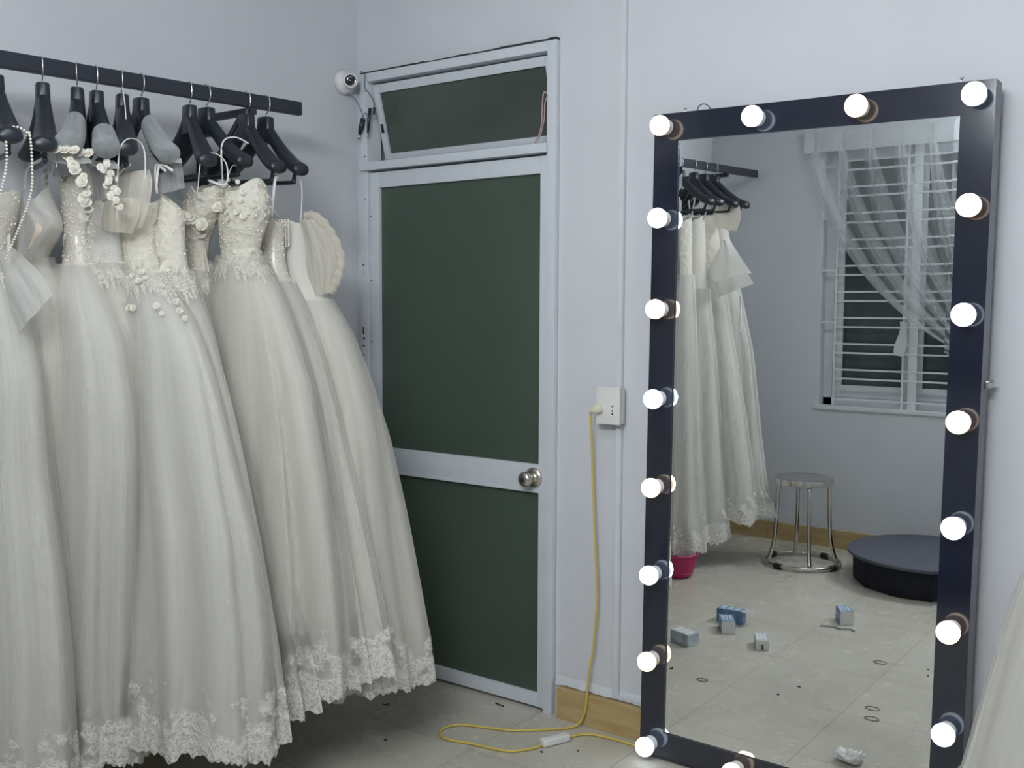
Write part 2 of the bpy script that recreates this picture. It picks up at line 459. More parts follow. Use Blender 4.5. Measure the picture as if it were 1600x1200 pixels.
# ------------------------------------------------------------------ door with tilted transom sash
door = struct(empty('door_1', (0.5, 0, 0)))
def dbox(name, x0, x1, y0, y1, z0, z1, mat, parent=door, bev=0.0):
    px = 0.5 if parent is door else 0
    return boxobj(name, x0 - 0.5, x1 - 0.5, y0, y1, z0, z1, mat, parent, bev)
bm = bmesh.new()
for a in ((0.036, 0.073, -0.022, 0.06, 0, 2.43), (0.955, 0.993, -0.022, 0.06, 0, 2.43), (0.073, 0.955, -0.022, 0.06, 2.395, 2.43),
          (0.040, 0.962, -0.036, 0.03, 2.042, 2.074)):
    box(bm, a[0] - 0.5, a[1] - 0.5, a[2], a[3], a[4], a[5], 0.0025)
sharp(link('door_frame', bm, ALU, door), 50)
# dark ragged caulk gap along the top and left of the frame
bm = bmesh.new(); random.seed(11)
x = 0.035
while x < 0.99:
    l = random.uniform(0.02, 0.09); h = random.uniform(0.002, 0.0055) * (0.6 + 0.6 * x)
    if 0.36 < x < 0.48: h *= 0.4
    if 0.40 < x < 0.43 or 0.565 < x < 0.58: x += 0.03; continue
    box(bm, x - 0.5, min(x + l, 0.993) - 0.5, -0.0225, 0.0, 2.4295, 2.4325 + h); x += l
for z, h, w in ((1.47, 0.012, 0.004), (1.62, 0.02, 0.003), (1.66, 0.006, 0.006), (1.38, 0.03, 0.003), (1.36, 0.008, 0.008), (1.33, 0.006, 0.006), (1.68, 0.005, 0.004), (1.29, 0.01, 0.003)):
    box(bm, 0.046 - 0.5 + random.uniform(-0.006, 0.006), 0.046 + w - 0.5, -0.0235, -0.02, z, z + h)
o = link('caulk_gap', bm, ALU_DARK, door, smooth=False); o['label'] = 'dark ragged gap and chips along the frame'
# leaf
bm = bmesh.new()
for a in ((0.077, 0.126, 0.012, 2.034), (0.9215, 0.951, 0.012, 2.034)):
    box(bm, a[0] - 0.5, a[1] - 0.5, -0.012, 0.028, a[2], a[3], 0.002)
for z0, z1 in ((1.972, 2.034), (0.822, 0.920), (0.012, 0.062)):
    box(bm, 0.126 - 0.5, 0.9215 - 0.5, -0.010, 0.026, z0, z1, 0.002)
box(bm, 0.126 - 0.5, 0.9215 - 0.5, -0.013, -0.004, 0.815, 0.826, 0.001)
leaf = sharp(link('door_leaf', bm, ALU, door), 50)
boxobj('upper_pane', 0.124 - 0.5, 0.923 - 0.5, 0.004, 0.010, 0.918, 1.974, GREENG, leaf)
boxobj('lower_pane', 0.124 - 0.5, 0.923 - 0.5, 0.004, 0.010, 0.060, 0.824, GREENG, leaf)
# knob with rosette
Mk = Matrix.Translation((0.902 - 0.5, -0.013, 0.872)) @ Matrix.Rotation(pi / 2, 4, 'X')
bm = bmesh.new(); lathe(bm, [(0.0, 0), (0.036, 0), (0.037, 0.003), (0.034, 0.007), (0.020, 0.010), (0.012, 0.013), (0.011, 0.030), (0.016, 0.034), (0.0245, 0.042), (0.028, 0.052), (0.027, 0.062), (0.021, 0.069), (0.010, 0.072), (0.0, 0.072)], 32, Mk)
knob = link('doorknob', bm, KNOBM, door); knob['label'] = 'round brushed steel doorknob'
bm = bmesh.new(); lathe(bm, [(0.0, 0.0735), (0.0075, 0.0735), (0.0085, 0.072), (0.0085, 0.070)], 16, Mk)
link('keyhole', bm, RUBBER, knob)
# transom sash, hinged at the top and pushed out at the bottom
sash = empty('transom_sash', (0.0, 0.012, 2.388)); sash.parent = door
sash.rotation_euler = (radians(15), 0, 0)
bm = bmesh.new()
for a in ((-0.421, -0.393, -0.30, 0.0), (0.425, 0.452, -0.30, 0.0), (-0.393, 0.425, -0.034, 0.0), (-0.393, 0.425, -0.30, -0.276)):
    box(bm, a[0], a[1], -0.012, 0.014, a[2], a[3], 0.002)
sharp(link('sash_frame', bm, ALU, sash), 50)
boxobj('transom_pane', -0.395, 0.427, 0.0, 0.005, -0.278, -0.032, TRANSG, sash)
bm = bmesh.new(); box(bm, -0.408, -0.398, -0.02, -0.012, -0.19, -0.155, 0.002); link('sash_latch', bm, BLACKP, sash)
bm = bmesh.new()
tube(bm, spline([(0.955 - 0.5, -0.02, 2.245), (0.948 - 0.5, -0.032, 2.25), (0.944 - 0.5, -0.035, 2.20), (0.94 - 0.5, -0.033, 2.14), (0.925 - 0.5, -0.030, 2.10), (0.914 - 0.5, -0.037, 2.077)], 6), 0.0028, 6)
tube(bm, spline([(0.957 - 0.5, -0.022, 2.24), (0.951 - 0.5, -0.03, 2.21), (0.949 - 0.5, -0.03, 2.16), (0.936 - 0.5, -0.03, 2.11), (0.92 - 0.5, -0.037, 2.08)], 6), 0.0022, 6)
o = link('sash_wire', bm, PINKWIRE, door); o['label'] = 'thin pinkish wire holding the transom sash'
bm = bmesh.new()
for zz, xx in ((1.93, 0.058), (1.86, 0.082), (1.60, 0.084), (1.35, 0.084), (2.10, 0.06), (2.36, 0.06)):
    lathe(bm, [(0.0, 0.0235), (0.003, 0.0235), (0.003, 0.02)], 8, Matrix.Translation((xx - 0.5, 0 if xx < 0.07 else 0.009, zz)) @ Matrix.Rotation(pi / 2, 4, 'X'))
link('frame_screws', bm, RUBBER, door)

# ------------------------------------------------------------------ window with grille (behind the viewer, seen in the mirror)
win = struct(empty('window_1', ((WX0 + WX1) / 2, RYB, WZ0)))
def wb(bm, x0, x1, y0, y1, z0, z1, bev=0.0015):
    cx = (WX0 + WX1) / 2
    box(bm, x0 - cx, x1 - cx, y0 - 0, y1 - 0, z0 - WZ0, z1 - WZ0, bev)
bm = bmesh.new()
wb(bm, WX0, WX0 + 0.055, -0.17, -0.10, WZ0, WZ1); wb(bm, WX1 - 0.055, WX1, -0.17, -0.10, WZ0, WZ1)
wb(bm, WX0, WX1, -0.17, -0.10, WZ0, WZ0 + 0.05); wb(bm, WX0, WX1, -0.17, -0.10, WZ1 - 0.05, WZ1)
sharp(link('window_frame', bm, GRILLE, win))
for i, (a, b_) in enumerate(((WX0 + 0.06, 1.285), (1.305, 1.79), (1.80, WX1 - 0.06))):
    bm = bmesh.new()
    wb(bm, a, a + 0.05, -0.15, -0.115, WZ0 + 0.052, WZ1 - 0.052); wb(bm, b_ - 0.05, b_, -0.15, -0.115, WZ0 + 0.052, WZ1 - 0.052)
    wb(bm, a + 0.05, b_ - 0.05, -0.15, -0.115, WZ0 + 0.052, WZ0 + 0.13); wb(bm, a + 0.05, b_ - 0.05, -0.15, -0.115, WZ1 - 0.11, WZ1 - 0.052)
    sh = sharp(link('window_sash', bm, GRILLE, win))
    bm = bmesh.new(); wb(bm, a + 0.048, b_ - 0.048, -0.135, -0.130, WZ0 + 0.12, WZ1 - 0.1, 0); link('window_pane', bm, WINGLASS, sh, smooth=False)
bm = bmesh.new(); wb(bm, WX0 - 0.02, WX1 + 0.02, -0.10, 0.012, WZ0 - 0.02, WZ0 + 0.004); sharp(link('window_sill', bm, GRILLE, win))
bm = bmesh.new()
gy = -0.035
z = WZ0 + 0.03
for xv, w in ((0.845, 0.014), (1.262, 0.014), (1.32, 0.05), (1.53, 0.012), (1.80, 0.05), (2.08, 0.014), (2.27, 0.014)):
    wb(bm, xv - w / 2, xv + w / 2, gy - 0.008, gy + 0.006, WZ0 + 0.004, WZ1)
z = 1.06
while z < WZ1 - 0.02:
    for dz in (0.0, 0.056):
        if z + dz < WZ1 - 0.01: wb(bm, 0.845, 2.27, gy - 0.004, gy + 0.008, z + dz - 0.0055, z + dz + 0.0055)
    z += 0.16
for zz in (1.06 + 0.32, 1.06 + 0.64, 1.06 + 0.96, 1.06 + 1.28):
    wb(bm, WX0 + 0.001, 0.845, gy - 0.004, gy + 0.008, zz - 0.006 + 0.03, zz + 0.006 + 0.03); wb(bm, 2.27, WX1 - 0.001, gy - 0.004, gy + 0.008, zz - 0.006, zz + 0.006)
wb(bm, 0.845, 2.27, gy - 0.004, gy + 0.008, WZ0 + 0.04, WZ0 + 0.052)
o = sharp(link('window_grille', bm, GRILLE, win)); o['label'] = 'white metal grille of paired horizontal bars'

# ------------------------------------------------------------------ sheer curtain
curt = tag(empty('window_curtain', (1.5, RYB + 0.06, 2.52)), 'sheer white voile curtain over the grilled window, swept to one side and tied back', 'curtain')
HX0, HX1, HZB, HZT = 0.66, 2.42, 2.445, 2.575
TIE = Vector((1.95, RYB + 0.09, 1.20))
def curtain_sheet():
    bm = bmesh.new(); uvl = bm.loops.layers.uv.new('UVMap')
    NU, NV = 200, 50; grid = []
    for i in range(NU + 1):
        u = i / NU; hx = HX0 + (HX1 - HX0) * u
        row = []
        # each thread leaves the header, hangs a little and swings to the tie
        tx = TIE.x + 0.10 * (u - 0.5); tz = TIE.z + 0.05 * (u - 0.5)
        sag = 0.46 * (1 - u) ** 1.2 * 1.0
        p0 = Vector((hx, 0, HZB)); p3 = Vector((tx, 0, tz))
        p1 = Vector((hx + 0.06 * (1 - u), 0, HZB - 0.445 - 0.12 * u))
        p2 = Vector((hx + (tx - hx) * (0.48), 0, tz + 0.06))
        for j in range(NV + 1):
            t = j / NV; a = 1 - t
            p = p0 * a ** 3 + p1 * 3 * a * a * t + p2 * 3 * a * t * t + p3 * t ** 3
            pl = abs(((hx - 0.725) / 0.175) % 1.0 - 0.5) * 2     # 1 on a header pleat
            amp = 0.010 + 0.030 * t * (1 - t) * 3
            off = amp * (pl ** 2 * 2 - 0.6) + 0.004 * sin(u * 61 + 2.2 * t) * (0.3 + t)
            lat = 0.007 * sin(u * 42 + 1.3) * (0.2 + t * (1 - t) * 4)
            row.append(bm.verts.new((p.x + lat - 1.5, 0.02 + off, p.z - 2.52)))
        grid.append(row)
    for i in range(NU):
        for j in range(NV):
            f = bm.faces.new((grid[i][j], grid[i + 1][j], grid[i + 1][j + 1], grid[i][j + 1]))
            for l, (a, b_) in zip(f.loops, ((i, j), (i + 1, j), (i + 1, j + 1), (i, j + 1))): l[uvl].uv = (a / NU, b_ / NV)
    return bm
link('curtain_panel', curtain_sheet(), CURT, curt)
# pleat folds stitched below the header: narrow second layers of cloth fanning down
for k in range(9):
    bm = bmesh.new(); uvl = bm.loops.layers.uv.new('UVMap')
    u0 = (0.725 + 0.175 * k - HX0) / (HX1 - HX0); rows = []
    for j in range(41):
        t = j / 40; row = []
        for i in range(9):
            s = i / 8
            u = u0 + (s - 0.25) * (0.012 + 0.055 * sin(pi * min(1, t * 1.1 + 0.05)))
            hx = HX0 + (HX1 - HX0) * u; tx = TIE.x + 0.10 * (u - 0.5); tz = TIE.z + 0.05 * (u - 0.5)
            p0 = Vector((hx, 0, HZB)); p3 = Vector((tx, 0, tz))
            p1 = Vector((hx + 0.06 * (1 - u), 0, HZB - 0.445 - 0.12 * u)); p2 = Vector((hx + (tx - hx) * 0.48, 0, tz + 0.06))
            a = 1 - t
            p = p0 * a ** 3 + p1 * 3 * a * a * t + p2 * 3 * a * t * t + p3 * t ** 3
            row.append(bm.verts.new((p.x - 1.5, 0.052 + 0.018 * sin(pi * s), p.z - 2.52)))
        rows.append(row)
    for j in range(40):
        for i in range(8):
            f = bm.faces.new((rows[j][i], rows[j][i + 1], rows[j + 1][i + 1], rows[j + 1][i]))
            for l, (a, b_) in zip(f.loops, ((i, j), (i + 1, j), (i + 1, j + 1), (i, j + 1))): l[uvl].uv = (a / 8 * 0.1, b_ / 40)
    link('pleat_fold', bm, CURT, curt)
bm = bmesh.new(); uvl = bm.loops.layers.uv.new('UVMap')
NU = 240; rows = []
for j in range(5):
    z = HZT + (HZB - HZT) * j / 4
    rows.append([])
    for i in range(NU + 1):
        x = HX0 + (HX1 - HX0) * i / NU
        pl = max(0, 1 - abs(((x - 0.725) / 0.175 + 0.5) % 1.0 - 0.5) * 18)
        rows[-1].append(bm.verts.new((x - 1.5, 0.018 + 0.004 * sin(x * 40) - 0.014 * pl, z - 2.52)))
for j in range(4):
    for i in range(NU):
        f = bm.faces.new((rows[j][i], rows[j][i + 1], rows[j + 1][i + 1], rows[j + 1][i]))
        for l, (a, b_) in zip(f.loops, ((i, j), (i + 1, j), (i + 1, j + 1), (i, j + 1))): l[uvl].uv = (a / NU, b_ / 4)
o = link('curtain_header', bm, CURTH, curt); o['label'] = 'flat white pleated header band'
bm = bmesh.new(); tube(bm, [(HX0 - 1.55, -0.005, 0.04), (HX1 - 1.45, -0.005, 0.04)], 0.008, 8); link('curtain_rod', bm, GRILLE, curt)
bm = bmesh.new(); tube(bm, spline([(TIE.x - 1.5 + 0.06 * cos(a), 0.03 + 0.045 * sin(a), TIE.z - 2.52 + 0.02 * cos(a)) for a in [i * pi / 6 for i in range(13)]], 3), 0.012, 8, flat=0.4)
link('tie_back', bm, RIBBON, curt)
bm = bmesh.new(); uvl = bm.loops.layers.uv.new('UVMap')   # short cloth end hanging below the swag
vs = [[bm.verts.new((1.27 - 1.5 + 0.05 * s - 0.025 * t + 0.008 * sin(6 * t + 4 * s), 0.02 + 0.008 * sin(9 * s + 2 * t), 1.42 - 0.20 * t - 2.52 - 0.01 * s)) for s in (0, .5, 1)] for t in [k / 8 for k in range(9)]]
for a in range(8):
    for c in range(2): bm.faces.new((vs[a][c], vs[a][c + 1], vs[a + 1][c + 1], vs[a + 1][c]))
link('hanging_end', bm, CURTH, curt)

# ------------------------------------------------------------------ ceiling lights (out of the frame, the room's own light)
def tube_fixture(loc, rx, label, power, aim, off):
    t = tag(empty('tube_light', loc), label, 'light', 'fluorescent fixtures'); t.rotation_euler = (rx, 0, 0)
    boxobj('fixture_housing', -0.62, 0.62, -0.035, 0.035, -0.045, -0.001, SOCKETM, t, 0.004)
    bm = bmesh.new(); tube(bm, [(-0.59, 0, -0.066), (0.59, 0, -0.066)], 0.014, 12); link('fluorescent_tube', bm, TUBEM, t)
    area_light('tube_glow', Vector(loc) + Vector(off), aim, 1.2, 0.25, power, (0.93, 0.965, 1.0))
tube_fixture((*CEILING_TUBE, RZ), 0, 'fluorescent tube fixture on the ceiling above the room', CEILING_POWER, (0, 0, 0), (0, 0, -0.10))
tube_fixture(WALL_TUBE, radians(90), 'fluorescent tube fixture high on the wall behind the viewer', WALL_POWER, (radians(72), 0, radians(8)), (0, 0.10, 0))

# ------------------------------------------------------------------ clothes rails
def rail(name, label, x, ya, za, yb, zb, brackets):
    """Square rail from (x,ya,za) to (x,yb,zb) on triangular wall brackets."""
    t = tag(empty(name, (x, ya, za)), label, 'clothes rail')
    d = Vector((0, yb - ya, zb - za)); L = d.length; u = d / L; w = Vector((0, -u.z, u.y)) * (1 if u.y > 0 else -1)
    bm = bmesh.new(); h, hw = 0.0225, 0.0125
    sec = [(-hw, -h), (hw, -h), (hw, h), (-hw, h)]
    ra = [bm.verts.new(Vector((a, 0, 0)) + w * b_) for a, b_ in sec]
    rb = [bm.verts.new(d + Vector((a, 0, 0)) + w * b_) for a, b_ in sec]
    for k in range(4): bm.faces.new((ra[k], ra[(k + 1) % 4], rb[(k + 1) % 4], rb[k]))
    bm.faces.new(ra[::-1]); bm.faces.new(rb)
    bmesh.ops.bevel(bm, geom=list(bm.edges), offset=0.002, segments=2, affect='EDGES')
    sharp(link('rail_bar', bm, RAILM, t), 50)
    for yy in brackets:
        z = (yy - ya) / (yb - ya) * (zb - za) - 0.0225
        y = yy - ya
        bk = empty('bracket', (0, y, z)); bk.parent = t
        boxobj('bracket_arm', -x + 0.002, 0.012, -0.013, 0.013, -0.022, -0.001, RAILM, bk, 0.0015)
        boxobj('wall_plate', -x + 0.001, -x + 0.008, -0.016, 0.016, -0.27, -0.0, RAILM, bk, 0.001)
        bm = bmesh.new()
        a, c = Vector((-x + 0.012, 0, -0.245)), Vector((-0.045, 0, -0.022))
        dd = (c - a).normalized(); nn = Vector((-dd.z, 0, dd.x)) * 0.0085
        vs = []
        for s in (-0.010, 0.010):
            vs.append([bm.verts.new(p + q + Vector((0, s, 0))) for p, q in ((a, -nn), (c, -nn), (c, nn), (a, nn))])
        bm.faces.new(vs[0]); bm.faces.new(vs[1][::-1])
        for k in range(4): bm.faces.new((vs[0][k], vs[1][k], vs[1][(k + 1) % 4], vs[0][(k + 1) % 4]))
        link('bracket_strut', bm, RAILM, bk, smooth=False)
    return t
RAX, RBX = 0.28, 0.33
def railz(y):   # height of the front rail's centre at y
    return 2.205 + (y + 0.56) * 0.0285 - 0.0225 + 0.0
rail('clothes_rail', 'dark square rail on wall brackets carrying the gowns beside the green door', RAX, -2.02, railz(-2.02), -0.565, railz(-0.565), (-0.78, -1.72))
def railbz(y): return 2.312 + (-y - 2.56) * 0.041
rail('clothes_rail', 'dark square rail ending near the window wall, seen only in the mirror', RBX, -2.30, railbz(-2.30), -3.47, railbz(-3.47), (-2.36, -3.02))

# ------------------------------------------------------------------ hangers
def hanger_z(a): return -0.080 - 0.155 * (1 - (1 - a) ** 1.55)
def hanger_proto():
    t = empty('suit_hanger', (0, 0, 0))
    # wide moulded shoulders: loft of ellipses from tip to tip
    def sec(s):           # s in -1..1
        a = abs(s); x = s * 0.212
        z = hanger_z(a)
        y = -0.022 * a * a
        wy = 0.019 + 0.015 * smooth01(a * 1.1)
        hz = 0.023 + 0.003 * a
        if a > 0.93: k = sqrt(max(0.0, 1 - ((a - 0.93) / 0.075) ** 2)); wy *= 0.35 + 0.65 * k; hz *= 0.35 + 0.65 * k
        return x, y, z, wy, hz
    bm = bmesh.new(); NS, SG = 48, 16; rings = []
    for i in range(NS + 1):
        s = -1 + 2 * i / NS
        x, y, z, wy, hz = sec(s)
        e = 0.01; x2, y2, z2, _, _ = sec(min(1, s + e)); x1, y1, z1, _, _ = sec(max(-1, s - e))
        tn = Vector((x2 - x1, 0, z2 - z1)).normalized(); nn = Vector((-tn.z, 0, tn.x))
        rings.append([bm.verts.new(Vector((x, y, z)) + Vector((0, wy * cos(2 * pi * k / SG), 0)) + nn * hz * sin(2 * pi * k / SG) * (1.0 if sin(2 * pi * k / SG) > 0 else 0.72)) for k in range(SG)])
    for i in range(NS):
        for k in range(SG): bm.faces.new((rings[i][k], rings[i][(k + 1) % SG], rings[i + 1][(k + 1) % SG], rings[i + 1][k]))
    bm.faces.new(rings[0][::-1]); bm.faces.new(rings[-1])
    link('shoulder_form', bm, BLACKP, t)
    bm = bmesh.new()      # neck block, flared upwards into a flat top
    pr = []
    for z, a, b_ in ((-0.135, 0.044, 0.017), (-0.110, 0.037, 0.019), (-0.080, 0.031, 0.019), (-0.050, 0.030, 0.018), (-0.0465, 0.027, 0.016)):
        pr.append([bm.verts.new((a * (abs(cos(q)) ** 0.6) * (1 if cos(q) > 0 else -1), b_ * (abs(sin(q)) ** 0.6) * (1 if sin(q) > 0 else -1), z)) for q in [2 * pi * k / 20 + 0.01 for k in range(20)]])
    for a, b_ in zip(pr[:-1], pr[1:]):
        for k in range(20): bm.faces.new((a[k], a[(k + 1) % 20], b_[(k + 1) % 20], b_[k]))
    bm.faces.new(pr[-1]); bm.faces.new(pr[0][::-1])
    sharp(link('neck_block', bm, BLACKP, t), 45)
    bm = bmesh.new(); tube(bm, spline([(-0.168, -0.014, -0.235), (-0.160, -0.014, -0.262), (-0.148, -0.012, -0.270), (0, -0.006, -0.268), (0.148, -0.012, -0.270), (0.160, -0.014, -0.262), (0.168, -0.014, -0.235)], 5), 0.0068, 8)
    link('trouser_bar', bm, BLACKP, t)
    bm = bmesh.new()      # wire hook over the rail
    pts = [(0, 0, -0.048), (0.002, 0, -0.036), (0.014, 0, -0.026), (0.021, 0, -0.012), (0.0205, 0, 0.006), (0.016, 0, 0.020), (0.006, 0, 0.0275), (-0.006, 0, 0.0275), (-0.0155, 0, 0.020), (-0.019, 0, 0.008), (-0.0185, 0, -0.006)]
    tube(bm, spline(pts, 5), 0.0019, 8)
    link('hook', bm, CHROME, t)
    return t
hp = hanger_proto(); hused = [False]
def hanger(x, y, z, yawdeg, tilt, label, group):
    if hused[0]: h = copy_tree(hp)
    else: h = hp; hused[0] = True
    h.location = (x, y, z); h.rotation_euler = (0, radians(tilt), radians(yawdeg))
    return tag(h, label, 'hanger', group)
HG = 'black suit hangers on the clothes rail'
HD = [  # y, yaw, tilt, label
    (-1.640, -14, 0, 'black hanger cut by the left photo edge, pearl strap over its tip'),
    (-1.509, -24, 3, 'bare black hanger with wide shoulders, second from the left edge'),
    (-1.405, -34, 0, 'black hanger with its shoulder under grey mesh and a floral lace strap'),
    (-1.345, -20, 2, 'black hanger with mesh and lace flowers on its lower shoulder end'),
    (-1.262, -26, 0, 'black hanger with a white cord looped round its neck and shoulder tip'),
    (-1.197, -8, 3, 'black hanger almost wholly covered by a grey sheer yoke'),
    (-1.024, -16, 2, 'black hanger with a cord over its tip, first after the wide gap in the row'),
    (-0.961, 2, 0, 'black hanger with a thin strap over its shoulder, before the rail bracket'),
    (-0.799, -4, 2, 'black hanger second from the door end of the rail'),
    (-0.718, 0, 2, 'black hanger nearest the rail end by the green door, both tips bare'),
]
HANG = []
for y, a, ti, lab in HD:
    HANG.append(hanger(RAX, y, railz(y), a, ti, lab, HG))
for y, a, ti, lab in ((-2.42, 8, 0, 'black hanger in the mirror half hidden by the frame'),
                      (-2.59, 22, 0, 'black hanger in the mirror, second from the frame edge'),
                      (-2.72, 4, 0, 'black hanger in the mirror with its long shoulder sloping to the right'),
                      (-2.86, 0, 0, 'black hanger farthest back in the mirror, its tip under a lace shoulder')):
    hanger(RBX, y, railbz(y), a, ti, lab, 'black hangers on the rail seen in the mirror')

# ------------------------------------------------------------------ gowns
SV = (0.665, 0.748)       # broadside direction of the row of gowns
class Gown:
    """Gown hanging at y=gy; tab rows are (z, left x or None, right x) seen broadside."""
    def __init__(s, gy, tab, hem_b=0.15, waist_row=4, ybend=0.0, seed=0, nfold=8, lean=0.0):
        s.gy = gy; s.seed = seed; s.nf = nfold; s.ybend = ybend
        zw = tab[waist_row][0]; s.zw = zw; s.zt = tab[0][0]; s.zh = tab[-1][0]
        rows = []
        for i, (z, l, r) in enumerate(tab):
            if l is None or i > waist_row:
                k = smooth01((zw - z) / (zw - s.zh))
                b = 0.055 + (hem_b - 0.055) * min(1, ((zw - z) / (zw - s.zh)) ** 0.7)
                D = r - 0.035
                a = (D * D - 1.29 * b * b) / (2 * D)
                a_full = max(a, 0.05); c_full = 0.035 + a_full
                # near the waist keep the shape narrow
                wl = tab[waist_row][1]; t = smooth01((zw - z) / 0.45)
                l2 = (wl - 0.01) * (1 - t) + (c_full - a_full) * t
                l2 = min(l2, r - 0.09)
                Sx = 0.665 * (r - l2) / 2; bb = min(b, 0.75 * Sx / 0.748)
                # solve right extent with left fixed at l2
                D2 = r - l2; a = max((D2 * D2 - 1.29 * bb * bb) / (2 * D2), 0.03)
                rows.append((z, l2 + a, a, bb))
            else:
                a0 = (r - l) / 2; b = min(0.6 * a0, 0.075)
                rows.append((z, (l + r) / 2, a0 * sqrt(1 - (1.125 * b / a0) ** 2), b))
        s.rows = rows
    def sec(s, z):
        return interp(s.rows, z, 1), interp(s.rows, z, 2), interp(s.rows, z, 3)
    def smooth_sec(s, z):
        c = a = b = 0; 
        for d, w in ((-0.03, 1), (0, 2), (0.03, 1)):
            x = s.sec(z + d); c += x[0] * w; a += x[1] * w; b += x[2] * w
        return c / 4, a / 4, b / 4
    def point(s, th, z, off=0.0, fold=1.0, ph=0.0):
        c, a, b = s.smooth_sec(z)
        k = max(0.0, (s.zw - z) / (s.zw - s.zh))
        n = s.nf
        A = fold * 0.085 * min(1, k * 1.6) ** 0.8
        w = 0
        v = noise.noise(Vector((cos(th) * 1.3 + s.seed * 3.1, sin(th) * 1.3, k * 0.7))) * 2.2
        w = sin(n * th + 2.4 * v + ph + s.seed) * 0.62 + sin((n * 2 - 3) * th + 3.1 * v + 1.7 * ph + s.seed * 2) * 0.30 + 0.06 * sin((n * 4 + 1) * th + 5 * v + ph)
        f = 1 + A * (w - 0.35)
        x = c + (a * f + off) * cos(th); y = s.gy + (b * (1 + A * 1.6 * (w - 0.25)) + off) * sin(th) + s.ybend * k ** 1.3
        x = max(x, 0.02)
        return x, y
    def shell(s, z0, z1, nz, nth, off=0.0, fold=1.0, ph=0.0, scallop=0.0, topf=None, closed_top=False, th0=0, th1=2 * pi):
        bm = bmesh.new(); uvl = bm.loops.layers.uv.new('UVMap'); G = []
        full = abs(th1 - th0 - 2 * pi) < 1e-6
        m = nth if full else nth + 1
        for j in range(nz + 1):
            t = j / nz; row = []
            for i in range(m):
                th = th0 + (th1 - th0) * i / nth
                za = z0
                if topf: za = z0 + topf(th)
                zb = z1
                if scallop:
                    zb = z1 + scallop * (0.5 * abs(sin(th * 17 + s.seed)) + 0.5 * abs(sin(th * 41)) + 0.9 * noise.noise(Vector((cos(th) * 9, sin(th) * 9, s.seed)))) + 0.012 * sin(5 * th + s.seed)
                z = za + (zb - za) * t
                x, y = s.point(th, z, off, fold, ph)
                row.append(bm.verts.new((x, y, z)))
            G.append(row)
        for j in range(nz):
            for i in range(nth):
                i2 = (i + 1) % m if full else i + 1
                f = bm.faces.new((G[j][i], G[j + 1][i], G[j + 1][i2], G[j][i2]))
                for l, (a, b_) in zip(f.loops, ((i, j), (i, j + 1), (i + 1, j + 1), (i + 1, j))): l[uvl].uv = (a / nth, 1 - b_ / nz)
        return bm

def rose(bm, c, r, nrm, seed=0):
    """Small fabric rosette: spiral petals."""
    if isinstance(bm, Roses): bm.append((Vector(c), r, nrm, seed)); return
    rnd = random.Random(seed)
    nrm = Vector(nrm).normalized(); q = nrm.to_track_quat('Z', 'Y')
    for ring, (rr, tilt, n) in enumerate(((1.0, 0.25, 6), (0.68, 0.6, 5), (0.38, 1.0, 4))):
        for k in range(n):
            a = 2 * pi * k / n + ring * 0.5 + rnd.uniform(-.2, .2)
            vs = []
            for (u, v) in ((0, 0), (-0.55, 0.6), (-0.3, 1), (0.3, 1), (0.55, 0.6)):
                p = Vector((v * cos(a) - u * sin(a), v * sin(a) + u * cos(a), 0)) * r * rr
                p.z = (0.15 + tilt * v * v * 0.55) * r * (1 - 0.2 * ring) + ring * 0.10 * r + rnd.uniform(-.04, .04) * r
                vs.append(bm.verts.new(Vector(c) + q @ p))
            bm.faces.new(vs)

class Roses(list): pass
def rlink(name, lst, parent):
    for k, a in enumerate(lst):
        b = bmesh.new(); rose(b, *a); bmesh.ops.translate(b, verts=b.verts, vec=-Vector(a[0])); link(name, b, ROSEM, parent, loc=a[0])

def strap(parent, pts, w=0.004, mat=RIBBON, name='strap', flat=0.35):
    bm = bmesh.new(); tube(bm, spline(pts, 6), w, 6, flat=flat, up=(0, 1, 0)); return link(name, bm, mat, parent)

def bead_rows(g, z0, z1, n, r, seed, th0=-pi * 0.75, th1=pi * 0.2):
    rnd = random.Random(seed); bm = bmesh.new()
    for _ in range(n):
        th = rnd.uniform(th0, th1); z = rnd.uniform(z0, z1); x, y = g.point(th, z, 0.004, 0)
        rr = r * rnd.uniform(0.6, 1.2)
        M = Matrix.Translation((x, y, z)) @ Matrix.Diagonal((rr, rr, rr, 1))
        bmesh.ops.create_icosphere(bm, subdivisions=1, radius=1, matrix=M)
    return bm

